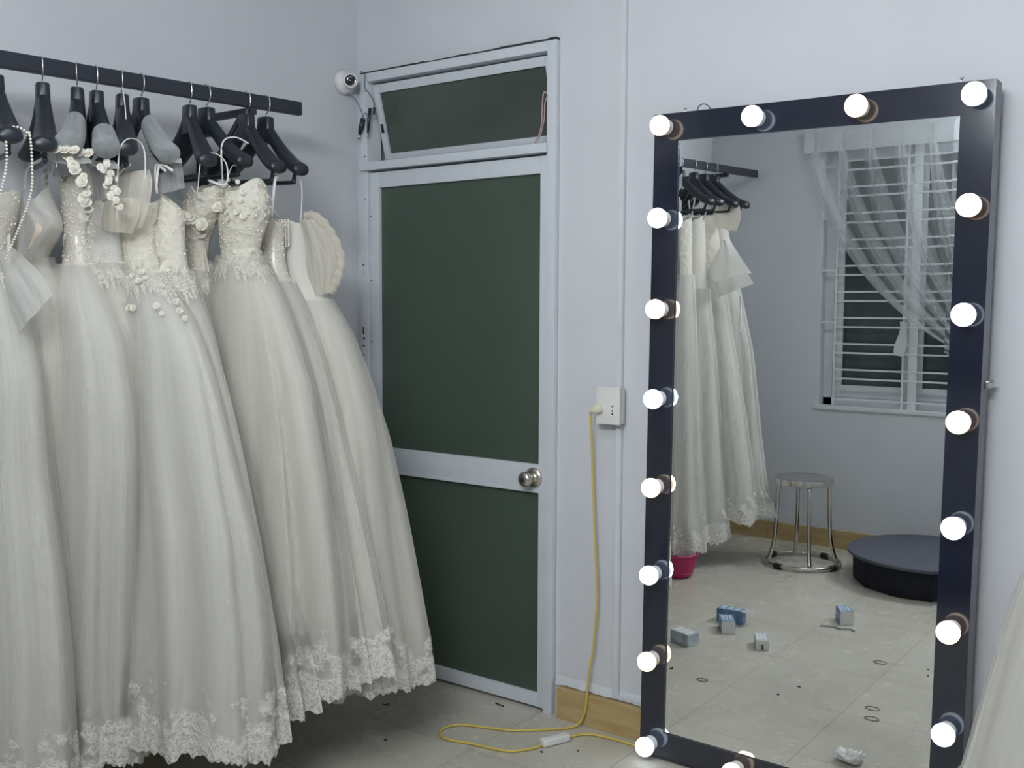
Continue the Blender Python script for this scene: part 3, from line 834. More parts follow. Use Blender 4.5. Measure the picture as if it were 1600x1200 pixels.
def build_gown(name_label, gy, tab, bodmat=IVORYB, lin=LINING, hem_b=0.15, ybend=0.0, seed=0, top='heart', beads=0, applique=True, group=None, nfold=8, hem_lace=0.24, waist_row=4, detail=1.0, flare=True, beadlen=None):
    g = Gown(gy, tab, hem_b, waist_row, ybend, seed, nfold)
    root = tag(empty('wedding_gown', (0, 0, 0)), name_label, 'wedding gown', group)
    nth = int(220 * detail)
    if top == 'heart': tf = lambda th: 0.018 * abs(cos(th * 1.0)) + 0.010 * sin(3 * th + seed) - 0.012 * (cos(2 * th) < -0.3)
    elif top == 'point': tf = lambda th: 0.06 * max(0, cos(th - 0.4)) - 0.02
    elif top == 'slant': tf = lambda th: 0.030 * cos(th + 2.6)
    else: tf = lambda th: 0.006 * sin(4 * th)
    link('bodice', g.shell(g.zt - 0.015, g.zw + 0.0, 26, 96, 0.004, 0.0, topf=tf), bodmat, root)
    sk = link('skirt', g.shell(g.zw + 0.012, g.zh + 0.035, 46, nth, 0.0, 1.0), lin, root)
    link('tulle_overskirt', g.shell(g.zw + 0.006, g.zh + 0.012, 46, nth, 0.020, 1.0, ph=0.25, scallop=0.012), TULLE, root)
    if detail >= 1: link('tulle_underlayer', g.shell(g.zw - 0.02, g.zh + 0.02, 40, nth, 0.010, 1.0, ph=0.12), TULLE, root)
    if hem_lace:
        link('lace_hem', g.shell(g.zh + hem_lace, g.zh, 16, int(360 * detail), 0.023, 1.0, ph=0.25, scallop=0.016), LACE, root)
    if applique:
        link('waist_applique', g.shell(g.zw + 0.04, g.zw - 0.09, 14, 160, 0.0225, 1.0, ph=0.25, scallop=0.045), LACE2, root)
    if beads:
        bo = link('beading', bead_rows(g, g.zw - 0.02 if beadlen is None else beadlen, g.zt - 0.01, beads, 0.0036, seed + 40), PEARL, root); bo['kind'] = 'stuff'
    return root, g

GT = {
'G0': (-1.630, [(1.813, 0.109, 0.34), (1.729, 0.103, 0.312), (1.66, 0.13, 0.275), (1.63, 0.14, 0.26), (1.607, 0.148, 0.253), (1.558, None, 0.311), (1.42, None, 0.36), (1.284, None, 0.401), (1.027, None, 0.419), (0.773, None, 0.469), (0.535, None, 0.504), (0.16, None, 0.525)]),
'G1': (-1.500, [(1.80, 0.16, 0.27), (1.756, 0.127, 0.308), (1.711, 0.078, 0.325), (1.66, 0.071, 0.26), (1.625, 0.058, 0.224), (1.561, None, 0.298), (1.471, None, 0.336), (1.346, None, 0.35), (1.094, None, 0.363), (0.822, None, 0.37), (0.538, None, 0.40), (0.15, None, 0.43)]),
'G2': (-1.410, [(1.878, 0.222, 0.351), (1.833, 0.21, 0.352), (1.762, 0.213, 0.323), (1.7, 0.217, 0.294), (1.606, 0.209, 0.329), (1.544, None, 0.384), (1.471, None, 0.425), (1.382, None, 0.472), (1.205, None, 0.517), (1.027, None, 0.534), (0.828, None, 0.53), (0.643, None, 0.521), (0.456, None, 0.516), (0.165, None, 0.522)]),
'G3': (-1.345, [(1.808, 0.255, 0.353), (1.747, 0.239, 0.36), (1.686, 0.216, 0.367), (1.65, 0.22, 0.37), (1.615, 0.226, 0.374), (1.563, None, 0.4), (1.471, None, 0.438), (1.271, None, 0.473), (0.905, None, 0.5), (0.534, None, 0.525), (0.226, None, 0.545)]),
'G4': (-1.260, [(1.80, 0.262, 0.430), (1.785, 0.255, 0.44), (1.728, 0.26, 0.414), (1.663, 0.264, 0.415), (1.588, 0.287, 0.45), (1.54, None, 0.5), (1.454, None, 0.578), (1.347, None, 0.642), (1.205, None, 0.695), (1.03, None, 0.752), (0.841, None, 0.817), (0.58, None, 0.865), (0.235, None, 0.898)]),
'G5': (-1.190, [(1.813, 0.37, 0.466), (1.753, 0.342, 0.461), (1.692, 0.317, 0.456), (1.641, 0.335, 0.464), (1.59, 0.365, 0.475), (1.547, None, 0.501), (1.416, None, 0.572), (1.233, None, 0.64), (1.089, None, 0.688), (0.821, None, 0.763), (0.555, None, 0.827), (0.262, None, 0.88)]),
'G6': (-1.020, [(1.868, 0.286, 0.444), (1.787, 0.231, 0.421), (1.73, 0.222, 0.362), (1.661, 0.227, 0.345), (1.603, 0.231, 0.343), (1.55, None, 0.374), (1.411, None, 0.442), (1.216, None, 0.53), (0.968, None, 0.629), (0.686, None, 0.725), (0.503, None, 0.792), (0.28, None, 0.845)]),
'G7': (-0.950, [(1.876, 0.349, 0.534), (1.825, 0.335, 0.565), (1.758, 0.33, 0.551), (1.672, 0.337, 0.503), (1.646, 0.345, 0.508), (1.57, None, 0.582), (1.453, None, 0.649), (1.261, None, 0.737), (0.977, None, 0.811), (0.695, None, 0.87), (0.505, None, 0.893), (0.32, None, 0.905)]),
'G8': (-0.800, [(1.785, 0.376, 0.457), (1.72, 0.352, 0.45), (1.637, 0.334, 0.458), (1.60, 0.333, 0.47), (1.574, 0.333, 0.481), (1.491, None, 0.55), (1.329, None, 0.637), (1.17, None, 0.707), (0.857, None, 0.816), (0.569, None, 0.904), (0.34, None, 0.965)]),
'G9': (-0.700, [(1.788, 0.323, 0.459), (1.725, 0.325, 0.458), (1.661, 0.33, 0.47), (1.576, 0.355, 0.509), (1.513, 0.367, 0.56), (1.409, None, 0.647), (1.247, None, 0.732), (1.066, None, 0.802), (0.847, None, 0.858), (0.609, None, 0.912), (0.451, None, 0.949), (0.26, None, 0.980)]),
}
GG = 'white wedding gowns hanging on the rail'
GP = {
 'G0': dict(bodmat=BEADB, beads=160, lin=LINING2, hem_b=0.14, top='flat'),
 'G1': dict(bodmat=PLAINB, hem_b=0.12, top='point', applique=False, beads=0),
 'G2': dict(bodmat=BEADB, beads=260, lin=LINING2, hem_b=0.15, applique=False),
 'G3': dict(bodmat=PLAINB, beads=60, hem_b=0.10, top='flat'),
 'G4': dict(bodmat=IVORYB, beads=60, lin=LINING2, hem_b=0.15, nfold=9),
 'G5': dict(bodmat=IVORYB, beads=70, hem_b=0.10, top='slant'),
 'G6': dict(bodmat=IVORYB, beads=90, hem_b=0.12, top='heart'),
 'G7': dict(bodmat=IVORYB, beads=160, hem_b=0.16, top='heart', nfold=9),
 'G8': dict(bodmat=BEADB, beads=120, hem_b=0.12, top='flat', applique=False),
 'G9': dict(bodmat=PLAINB, beads=0, hem_b=0.26, ybend=0.03, top='flat', applique=False, nfold=9),
}
GL = {
 'G0': 'white gown at the left photo edge with pearl bead straps',
 'G1': 'white gown with pointed corset top and grey chiffon drape, second from left',
 'G2': 'white gown with a flower garland strap and beaded bodice, third from the left',
 'G3': 'white gown with a straight plain strapless top and grey mesh shoulder',
 'G4': 'white gown with draped organza collar and lace flowers at the hip',
 'G5': 'ivory gown with slanting lace bodice ending in one round rose at the waist',
 'G6': 'ivory gown with a row of fabric roses across the bust',
 'G7': 'ivory lace gown with scalloped bust and cutaway side, below the rail bracket',
 'G8': 'slim white gown with beaded waist, second from the green door',
 'G9': 'white gown with pearl cup and puff sleeve, last in the row beside the green door',
}
gown = {}; geo = {}
for i, k in enumerate(GT):
    gy, tab = GT[k]
    gown[k], geo[k] = build_gown(GL[k], gy, tab, seed=i + 1, group=GG, **GP[k])

def hz(i, dx, drop):   # a point on hanger i, dx along it (+ = towards the room)
    y, a, ti, _ = HD[i]
    return (RAX + dx * cos(radians(a)), y + dx * sin(radians(a)), railz(y) - drop)

# pearl straps of G0
def pearl_string(parent, pts, r=0.004):
    P = spline(pts, 10); bm = bmesh.new(); acc = 0; last = P[0]
    for a, b_ in zip(P[:-1], P[1:]):
        seg = (b_ - a).length; d = 0
        while acc + (seg - d) >= r * 2.1:
            d += r * 2.1 - acc; acc = 0
            c = a + (b_ - a) * (d / seg)
            bmesh.ops.create_icosphere(bm, subdivisions=1, radius=r, matrix=Matrix.Translation(c))
        acc += seg - d
    return link('pearl_strap', bm, PEARL, parent)
tip = Vector(hz(0, 0.19, 0.235))
for o_ in (-0.030, 0.030):
    pearl_string(gown['G0'], [tip + Vector((o_ * 0.2 - 0.03, o_, 0.0)), tip + Vector((0.0, o_ * 1.1, 0.02)), tip + Vector((0.01, o_ * 1.1, -0.06)), tip + Vector((-0.02, o_ * 1.3, -0.15)), tip + Vector((-0.13, o_, -0.30))], 0.0042)
pearl_string(gown['G0'], [tip + Vector((-0.03, -0.035, 0.012)), tip + Vector((0.0, 0, 0.030)), tip + Vector((0.0, 0.038, 0.012))], 0.0042)
pearl_string(gown['G0'], [tip + Vector((-0.04, -0.032, 0.0)), tip + Vector((-0.06, -0.03, -0.12)), tip + Vector((-0.14, -0.03, -0.25)), tip + Vector((-0.16, -0.02, -0.40))], 0.0042)
# sheer front panel on G0
def veil(parent, name, pts_left, pts_right, mat=ILLUS, n=18, m=10, bulge=0.03, seed=0):
    """Soft sheet between two edge curves."""
    A = spline(pts_left, 6); B = spline(pts_right, 6); bm = bmesh.new(); uvl = bm.loops.layers.uv.new('UVMap'); G = []
    for j in range(n + 1):
        ta = j / n * (len(A) - 1); ia = min(int(ta), len(A) - 2); a = A[ia].lerp(A[ia + 1], ta - ia)
        tb = j / n * (len(B) - 1); ib = min(int(tb), len(B) - 2); b_ = B[ib].lerp(B[ib + 1], tb - ib)
        row = []
        for i in range(m + 1):
            s = i / m; p = a.lerp(b_, s)
            bu = bulge * sin(pi * s) + 0.010 * sin(s * 14 + seed + j * 0.12) * sin(pi * s)
            row.append(bm.verts.new(p + Vector((0.60, -0.62, 0)) * bu + Vector((0, 0, -0.25 * abs(bulge) * sin(pi * s)))))
        G.append(row)
    for j in range(n):
        for i in range(m):
            f = bm.faces.new((G[j][i], G[j][i + 1], G[j + 1][i + 1], G[j + 1][i]))
            for l, (a_, c_) in zip(f.loops, ((i, j), (i + 1, j), (i + 1, j + 1), (i, j + 1))): l[uvl].uv = (a_ / m, 1 - c_ / n)
    return link(name, bm, mat, parent)

# G1: thin strap from the hanger bar, lacing placket, peach cup, grey chiffon drape
y1 = -1.50
strap(gown['G1'], [hz(1, 0.135, 0.262), (0.285, -1.56, 1.87), (0.264, -1.56, 1.81)], 0.0045)
strap(gown['G1'], [hz(1, -0.13, 0.275), (0.17, -1.47, 1.85), (0.16, -1.48, 1.79)], 0.004)
veil(gown['G1'], 'pointed_cup', [(0.262, -1.56, 1.815), (0.19, -1.57, 1.765), (0.125, -1.57, 1.70), (0.12, -1.57, 1.64)], [(0.266, -1.56, 1.815), (0.262, -1.59, 1.76), (0.255, -1.60, 1.70), (0.25, -1.60, 1.64)], PLAINB, bulge=0.02)
veil(gown['G1'], 'outer_cup', [(0.266, -1.56, 1.815), (0.266, -1.575, 1.76), (0.262, -1.58, 1.70), (0.26, -1.58, 1.64)], [(0.27, -1.56, 1.812), (0.32, -1.56, 1.775), (0.395, -1.55, 1.725), (0.31, -1.56, 1.64)], ILLUS, bulge=0.02)
veil(gown['G1'], 'peach_cup', [(0.27, -1.555, 1.76), (0.268, -1.56, 1.70), (0.268, -1.56, 1.65)], [(0.31, -1.555, 1.755), (0.38, -1.545, 1.715), (0.31, -1.55, 1.66)], PEACH, bulge=0.035)
bm = bmesh.new()
for k in range(13):
    z = 1.80 - k * 0.016
    tube(bm, [(0.232 - k * 0.001, -1.612, z), (0.262 - k * 0.001, -1.612, z)], 0.0028, 5)
box(bm, 0.222, 0.232, -1.614, -1.606, 1.60, 1.78); box(bm, 0.256, 0.266, -1.614, -1.606, 1.60, 1.80)
link('lacing_placket', bm, RIBBON, gown['G1'], smooth=False)
veil(gown['G1'], 'chiffon_drape', [(0.16, -1.60, 1.655), (0.19, -1.62, 1.60), (0.25, -1.64, 1.54), (0.33, -1.64, 1.46), (0.36, -1.64, 1.42)], [(0.24, -1.60, 1.665), (0.33, -1.60, 1.62), (0.40, -1.60, 1.58), (0.44, -1.60, 1.545), (0.46, -1.60, 1.52)], CHIFF, bulge=0.04)

# G2: mesh yoke over the hanger shoulder with a flower garland strap
def shoulder_cover(parent, i, d0, d1, mat=ILLUS, grow=0.004, name='mesh_yoke'):
    y, a, ti, _ = HD[i]; bm = bmesh.new(); uvl = bm.loops.layers.uv.new('UVMap'); R = []
    n = 14; SG = 20
    for j in range(n + 1):
        s = d0 + (d1 - d0) * j / n; q = abs(s) / 0.212
        z = hanger_z(min(1.0, q))
        wy = 0.019 + 0.015 * smooth01(q * 1.1) + grow; hh = 0.026 + grow
        if q > 0.9: cap = sqrt(max(0.02, 1 - ((q - 0.9) / 0.19) ** 2)); wy *= cap; hh *= cap
        row = []
        for k in range(SG):
            an = 2 * pi * k / SG
            lx, ly, lz = s + 0.4 * hh * sin(an), -0.022 * q * q + wy * cos(an), z + hh * sin(an)
            ca, sa = cos(radians(a)), sin(radians(a))
            row.append(bm.verts.new((RAX + lx * ca - ly * sa, y + lx * sa + ly * ca, railz(y) + lz)))
        R.append(row)
    for j in range(n):
        for k in range(SG):
            f = bm.faces.new((R[j][k], R[j][(k + 1) % SG], R[j + 1][(k + 1) % SG], R[j + 1][k]))
            for l, (u, v) in zip(f.loops, ((k, j), (k + 1, j), (k + 1, j + 1), (k, j + 1))): l[uvl].uv = (u / SG, v / n)
    bm.faces.new(R[-1])
    return link(name, bm, mat, parent)
shoulder_cover(gown['G2'], 2, 0.075, 0.230)
t2 = Vector(hz(2, 0.205, 0.262))
bm = Roses(); random.seed(21)
for k in range(13):
    t = k / 12
    p = Vector((0.0, 0, 0)) + t2 + Vector((0.055 * sin(t * pi * 0.9) - 0.02, -0.02 + 0.05 * t, 0.012 - 0.17 * t))
    rose(bm, p + Vector((random.uniform(-.008, .008), random.uniform(-.008, .008), 0)), 0.010 + 0.006 * random.random(), (0.6, -0.7, 0.3 + random.uniform(-.6, .6)), k)
for k in range(6):
    rose(bm, t2 + Vector((-0.01 + 0.012 * (k % 3) - 0.02 * (k // 3), -0.045 + 0.018 * k, 0.01)), 0.015, (0.5, -0.6, 0.5), 50 + k)
rlink('strap_flower', bm, gown['G2'])
veil(gown['G2'], 'mesh_front', [t2 + Vector((-0.05, -0.03, -0.02)), (0.24, -1.50, 1.93), (0.235, -1.46, 1.86)], [t2 + Vector((0.035, 0.03, -0.02)), (0.36, -1.44, 1.93), (0.355, -1.42, 1.87)], ILLUS, bulge=0.02)
strap(gown['G2'], [t2 + Vector((-0.04, -0.03, -0.03)), (0.31, -1.49, 1.92), (0.26, -1.48, 1.86)], 0.0045)
strap(gown['G2'], [t2 + Vector((0.02, 0.0, -0.03)), (0.315, -1.47, 1.93), (0.35, -1.46, 1.86)], 0.0045)
bm = Roses()
for k in range(7): rose(bm, (0.225 + 0.004 * sin(k), -1.475, 1.875 - 0.018 * k), 0.009, (0.2, -0.9, 0.2), 70 + k)
rlink('bust_flower', bm, gown['G2'])

# G3: mesh yoke and lace flowers on the lower shoulder end
shoulder_cover(gown['G3'], 3, 0.11, 0.230)
t3 = Vector(hz(3, 0.20, 0.262))
bm = Roses()
for k in range(16):
    rose(bm, t3 + Vector((0.012 * sin(k * 2.1) + 0.004 * k - 0.02, -0.02 + 0.010 * cos(k * 1.3), -0.008 - 0.0085 * k)), 0.010, (0.6, -0.7, 0.2), 90 + k)
rlink('lace_flower', bm, gown['G3'])
veil(gown['G3'], 'mesh_panel', [t3 + Vector((-0.05, -0.03, -0.02)), (0.28, -1.41, 1.90), (0.262, -1.385, 1.80)], [t3 + Vector((0.03, 0.0, -0.03)), (0.40, -1.38, 1.90), (0.37, -1.36, 1.80)], ILLUS, bulge=0.02)
strap(gown['G3'], [t3 + Vector((0.01, 0, -0.06)), (0.37, -1.37, 1.87), (0.352, -1.37, 1.80)], 0.008)

# G4: cord over the tip and neck, organza collar
t4 = Vector(hz(4, 0.195, 0.230))
strap(gown['G4'], [t4 + Vector((-0.01, -0.048, -0.20)), t4 + Vector((-0.005, -0.044, -0.06)), t4 + Vector((0, -0.036, 0.006)), t4 + Vector((0, 0, 0.030)), t4 + Vector((0.0, 0.036, 0.006)), t4 + Vector((-0.01, 0.044, -0.08)), t4 + Vector((-0.04, 0.05, -0.17))], 0.0042)
strap(gown['G4'], [hz(4, -0.03, 0.035), hz(4, 0.01, 0.028), hz(4, 0.035, 0.055), hz(4, 0.06, 0.085), hz(4, 0.075, 0.13)], 0.0055, name='neck_loop')
strap(gown['G4'], [hz(4, 0.15, 0.265), (0.36, -1.34, 1.86), (0.345, -1.335, 1.79)], 0.0045)
veil(gown['G4'], 'organza_collar', [(0.245, -1.30, 1.90), (0.225, -1.33, 1.85), (0.235, -1.345, 1.79), (0.26, -1.35, 1.755)], [(0.435, -1.28, 1.885), (0.475, -1.30, 1.84), (0.47, -1.31, 1.77), (0.435, -1.31, 1.715)], SLV, bulge=0.045, seed=2)
veil(gown['G4'], 'organza_frill', [(0.225, -1.34, 1.83), (0.222, -1.355, 1.79), (0.25, -1.36, 1.74)], [(0.45, -1.33, 1.80), (0.455, -1.33, 1.75), (0.42, -1.33, 1.70)], SLV, bulge=0.05, seed=5)
bm = Roses(); random.seed(5)
for k in range(16):
    th = random.uniform(-1.6, -0.1); z = 1.60 - 0.13 * random.random() - 0.03 * (th + 1); x, y = geo['G4'].point(th, z, 0.030, 1.0)
    rose(bm, (x, y, z), random.uniform(0.007, 0.011), (cos(th), sin(th), 0.3), 130 + k)
rlink('hip_flower', bm, gown['G4'])

# G5: sheer yoke covers hanger
shoulder_cover(gown['G5'], 5, 0.05, 0.230)
t5 = Vector(hz(5, 0.205, 0.262))
veil(gown['G5'], 'sheer_yoke', [t5 + Vector((-0.12, -0.03, 0.04)), (0.36, -1.24, 1.93), (0.375, -1.23, 1.82)], [t5 + Vector((0.03, 0.0, 0.0)), (0.475, -1.20, 1.92), (0.462, -1.18, 1.84)], ILLUS, bulge=0.015)
strap(gown['G5'], [t5 + Vector((0.0, -0.01, -0.02)), (0.44, -1.25, 1.90), (0.42, -1.25, 1.83)], 0.0045)
strap(gown['G5'], [t5 + Vector((-0.02, -0.02, -0.02)), (0.42, -1.25, 1.90), (0.425, -1.25, 1.82)], 0.0045)
bm = Roses(); x, y = geo['G5'].point(-0.9, 1.60, 0.012, 0); rose(bm, (x, y, 1.60), 0.027, (0.6, -0.7, 0.1), 5)
rlink('waist_rose', bm, gown['G5'])

# G6: strap over tip, roses across the bust
t6 = Vector(hz(6, 0.195, 0.245))
strap(gown['G6'], [(0.355, -1.08, 1.86), t6 + Vector((-0.03, -0.042, -0.09)), t6 + Vector((-0.015, -0.036, 0.004)), t6 + Vector((0, 0, 0.028)), t6 + Vector((0.01, 0.036, 0.0)), t6 + Vector((0.0, 0.04, -0.06)), (0.40, -1.05, 1.88)], 0.0045)
shoulder_cover(gown['G6'], 6, -0.212, -0.14, name='back_mesh')
bm = Roses()
for k, (x, z, r_) in enumerate(((0.24, 1.765, 0.026), (0.285, 1.75, 0.022), (0.335, 1.77, 0.028), (0.375, 1.745, 0.02), (0.30, 1.72, 0.018), (0.345, 1.72, 0.018), (0.41, 1.80, 0.018))):
    rose(bm, (x, -1.085 + 0.01 * k, z), r_, (0.5, -0.8, 0.2), 200 + k)
rlink('bust_rose', bm, gown['G6'])

# G7: straps, side back panel, applique
t7 = Vector(hz(7, 0.13, 0.175))
strap(gown['G7'], [(0.40, -1.01, 1.885), t7 + Vector((-0.01, -0.04, -0.12)), t7 + Vector((-0.02, -0.032, 0.0)), t7 + Vector((0.0, 0, 0.026)), t7 + Vector((0.03, 0.032, 0.008))], 0.0045)
strap(gown['G7'], [hz(7, 0.155, 0.25), (0.43, -0.98, 1.93), (0.425, -1.0, 1.88)], 0.0045)
bm = Roses(); random.seed(8)
for k in range(26):
    th = random.uniform(-1.9, 0.3); z = random.uniform(1.76, 1.885); x, y = geo['G7'].point(th, z, 0.008, 0)
    rose(bm, (x, y, z), random.uniform(0.006, 0.011), (cos(th), sin(th), 0.1), 230 + k)
rlink('lace_petal', bm, gown['G7'])
veil(gown['G7'], 'side_panel', [(0.305, -1.01, 1.80), (0.29, -1.01, 1.72), (0.285, -1.0, 1.60)], [(0.355, -1.03, 1.82), (0.345, -1.03, 1.72), (0.36, -1.02, 1.60)], IVORYB, bulge=0.01)

# G8: ribbon from the bar
strap(gown['G8'], [hz(8, 0.165, 0.262), (0.44, -0.82, 1.90), (0.432, -0.83, 1.78)], 0.0055)
strap(gown['G8'], [hz(8, -0.10, 0.272), (0.36, -0.78, 1.86), (0.39, -0.80, 1.78)], 0.004)
# G9: cords, pearl cup, puff sleeve
strap(gown['G9'], [hz(9, 0.160, 0.262), (0.445, -0.71, 1.88), (0.45, -0.72, 1.78)], 0.003)
strap(gown['G9'], [hz(9, -0.15, 0.272), (0.24, -0.70, 1.86), (0.335, -0.70, 1.78)], 0.003)
bm = bmesh.new()
for r_ in range(13):
    for c_ in range(16):
        s, t = c_ / 15, r_ / 12
        x = 0.345 + 0.105 * s - 0.01 * t; z = 1.775 - 0.125 * t * (1 - 0.35 * s)
        y = -0.775 - 0.030 * sin(pi * s) + 0.01 * t
        bmesh.ops.create_icosphere(bm, subdivisions=1, radius=0.0038, matrix=Matrix.Translation((x, y, z)))
link('pearl_cup', bm, PEARL, gown['G9'])
# puff sleeve: two sheer layers and a gathered outer edge
veil(gown['G9'], 'puff_sleeve', [(0.452, -0.73, 1.785), (0.47, -0.72, 1.70), (0.475, -0.72, 1.62), (0.50, -0.72, 1.53)], [(0.50, -0.70, 1.785), (0.555, -0.68, 1.72), (0.585, -0.67, 1.64), (0.565, -0.68, 1.55)], SLV, bulge=0.03, seed=3)
veil(gown['G9'], 'puff_sleeve', [(0.452, -0.67, 1.785), (0.47, -0.66, 1.70), (0.475, -0.66, 1.62), (0.50, -0.66, 1.53)], [(0.50, -0.69, 1.785), (0.555, -0.67, 1.72), (0.585, -0.66, 1.64), (0.565, -0.67, 1.55)], SLV, bulge=-0.02, seed=5)
bm = bmesh.new()
tube(bm, spline([(0.46, -0.71, 1.79), (0.50, -0.70, 1.79), (0.55, -0.68, 1.735), (0.585, -0.67, 1.65), (0.575, -0.68, 1.58), (0.555, -0.69, 1.54)], 8), [0.010 + 0.007 * abs(sin(k * 0.9)) for k in range(41)], 10)
link('sleeve_ruffle', bm, SLV, gown['G9'])

# gowns on the second rail (seen in the mirror)
RT = [
 ('white gown in the mirror nearest its left frame, hem over the pink basket', -2.42, [(1.978, 0.22, 0.426), (1.90, 0.22, 0.43), (1.82, 0.22, 0.43), (1.74, 0.23, 0.431), (1.676, 0.24, 0.432), (1.25, None, 0.468), (0.711, None, 0.51), (0.352, None, 0.541), (0.10, None, 0.575)]),
 ('white gown in the mirror, second from its left frame edge', -2.59, [(2.008, 0.20, 0.421), (1.92, 0.20, 0.43), (1.80, 0.21, 0.435), (1.681, 0.22, 0.44), (1.60, 0.24, 0.445), (1.535, None, 0.451), (1.244, None, 0.488), (0.696, None, 0.544), (0.404, None, 0.578), (0.15, None, 0.605)]),
 ('white gown in the mirror with heavy lace hem before the yellow baseboard', -2.72, [(2.034, 0.20, 0.438), (1.95, 0.20, 0.45), (1.868, 0.22, 0.462), (1.78, 0.22, 0.47), (1.684, 0.24, 0.478), (1.205, None, 0.556), (0.875, None, 0.623), (0.546, None, 0.681), (0.25, None, 0.72)]),
 ('white gown in the mirror with a folded satin sleeve, farthest back', -2.86, [(2.045, 0.20, 0.433), (1.95, 0.20, 0.45), (1.80, 0.22, 0.479), (1.70, 0.24, 0.49), (1.612, 0.26, 0.516), (1.238, None, 0.596), (0.753, None, 0.663), (0.455, None, 0.714), (0.28, None, 0.775)]),
]
SVR = 0
rg = []
for i, (lab, gy, tab) in enumerate(RT):
    r_, g_ = build_gown(lab, gy, tab, bodmat=(IVORYB, PLAINB, IVORYB, PLAINB)[i], lin=LINING2, hem_b=(0.16, 0.13, 0.13, 0.13)[i], seed=20 + i, detail=0.6, beads=30, group='white gowns on the rear rail', applique=False)
    rg.append((r_, g_))
    for sx_ in (-0.10, 0.10):
        strap(r_, [(RBX + sx_, gy, railbz(gy) - 0.17), (RBX + sx_ * 0.9, gy, railbz(gy) - 0.24), (0.315 + sx_ * 0.8, gy, tab[0][0] - 0.02)], 0.005)
# lace shoulder and satin sleeve with a folded cuff on the farthest one
veil(rg[3][0], 'lace_shoulder', [(0.42, -2.74, 2.145), (0.40, -2.72, 2.06), (0.385, -2.70, 1.97)], [(0.54, -2.74, 2.10), (0.57, -2.72, 2.02), (0.55, -2.70, 1.93)], IVORYB, bulge=0.02)
veil(rg[3][0], 'satin_sleeve', [(0.50, -2.67, 1.895), (0.45, -2.65, 1.80), (0.40, -2.64, 1.70), (0.405, -2.63, 1.64)], [(0.52, -2.67, 1.89), (0.585, -2.66, 1.80), (0.64, -2.65, 1.73), (0.675, -2.64, 1.69)], SATIN, bulge=-0.03)
veil(rg[3][0], 'satin_cuff', [(0.435, -2.62, 1.635), (0.46, -2.61, 1.60), (0.485, -2.61, 1.55)], [(0.66, -2.60, 1.695), (0.68, -2.60, 1.67), (0.705, -2.60, 1.63)], SATIN, bulge=-0.035)
strap(rg[3][0], [(0.60, -2.66, 1.56), (0.605, -2.66, 1.45), (0.60, -2.66, 1.35)], 0.006)

# gown hanging at the far right of the mirror, only its skirt edge in view
root = tag(empty('wedding_gown', (0, 0, 0)), 'white gown of which only a pale skirt edge shows at the lower right corner', 'wedding gown')
g = Gown(-0.30, [(1.9, 2.83, 3.07), (1.8, 2.82, 3.08), (1.7, 2.84, 3.06), (1.6, 2.86, 3.04), (1.5, 2.87, 3.03), (0.10, 2.87, 3.03)], 0.24, 4, 0, 31, 9)
g.rows = [(1.9, 2.95, 0.12, 0.07), (1.5, 2.95, 0.08, 0.06), (1.3, 2.95, 0.20, 0.12), (0.74, 2.95, 0.37, 0.19), (0.32, 2.95, 0.46, 0.22), (0.08, 2.95, 0.52, 0.24)]
link('bodice', g.shell(1.9, 1.5, 20, 80, 0.004, 0), PLAINB, root)
link('skirt', g.shell(1.51, 0.12, 40, 180, 0.0, 0.8), LINING2, root)
link('tulle_overskirt', g.shell(1.50, 0.09, 40, 180, 0.016, 0.9, ph=1.2, scallop=0.012), TULLE, root)
link('lace_hem', g.shell(0.30, 0.08, 12, 240, 0.02, 0.9, ph=1.2, scallop=0.016), LACE, root)
for sx_ in (-0.11, 0.11): strap(root, [(2.95 + sx_, -0.30, 1.88), (2.95 + sx_ * 0.9, -0.2, 2.0), (2.95 + sx_ * 0.3, -0.03, 2.12)], 0.006)
h2 = tag(empty('wall_hook', (2.95, 0, 2.12)), 'small metal wall hook holding the rightmost gown', 'hook')
bm = bmesh.new(); lathe(bm, [(0, 0.001), (0.016, 0.001), (0.016, 0.004), (0, 0.005)], 16, Matrix.Rotation(pi / 2, 4, 'X')); link('hook_plate', bm, CHROME, h2)
bm = bmesh.new(); tube(bm, spline([(0, -0.004, 0), (0, -0.03, -0.006), (0, -0.045, 0.002), (0, -0.05, 0.016)], 6), 0.003, 8); link('hook_arm', bm, CHROME, h2)

# ------------------------------------------------------------------ bulb mirror
MX, MZ = 1.4415, 2.107             # front top-left corner of the frame
MW, MH, MD, FB = 1.008, 2.095, 0.07, 0.086
mir = tag(empty('vanity_mirror', (MX, -0.12, MZ)), 'tall full-length mirror in a dark frame ringed with round bulb sockets', 'mirror')
mir.rotation_euler = (0, radians(0.62), 0)
def mbox(bm, x0, x1, y0, y1, z0, z1, bev=0.0, mi=0): box(bm, x0, x1, y0, y1, -z1, -z0, bev, mi)
bm = bmesh.new()
for a in ((0, FB, 0, MH), (MW - FB, MW, 0, MH), (FB, MW - FB, 0, FB), (FB, MW - FB, MH - FB, MH)):
    mbox(bm, a[0], a[1], 0.0, MD, a[2], a[3])
bmesh.ops.remove_doubles(bm, verts=bm.verts, dist=1e-5)
# delete coincident inner faces
dead = [f for f in bm.faces if not f.is_valid]
fr = link('mirror_frame', bm, [FRAMEM, EDGEM], mir, smooth=False)
for p in fr.data.polygons:
    c, nn = p.center, p.normal
    if abs(nn.y) < 0.5 and (c.x > MW - 1e-3 or c.x < 1e-3 or c.z > -1e-3 or c.z < -MH + 1e-3): p.material_index = 1
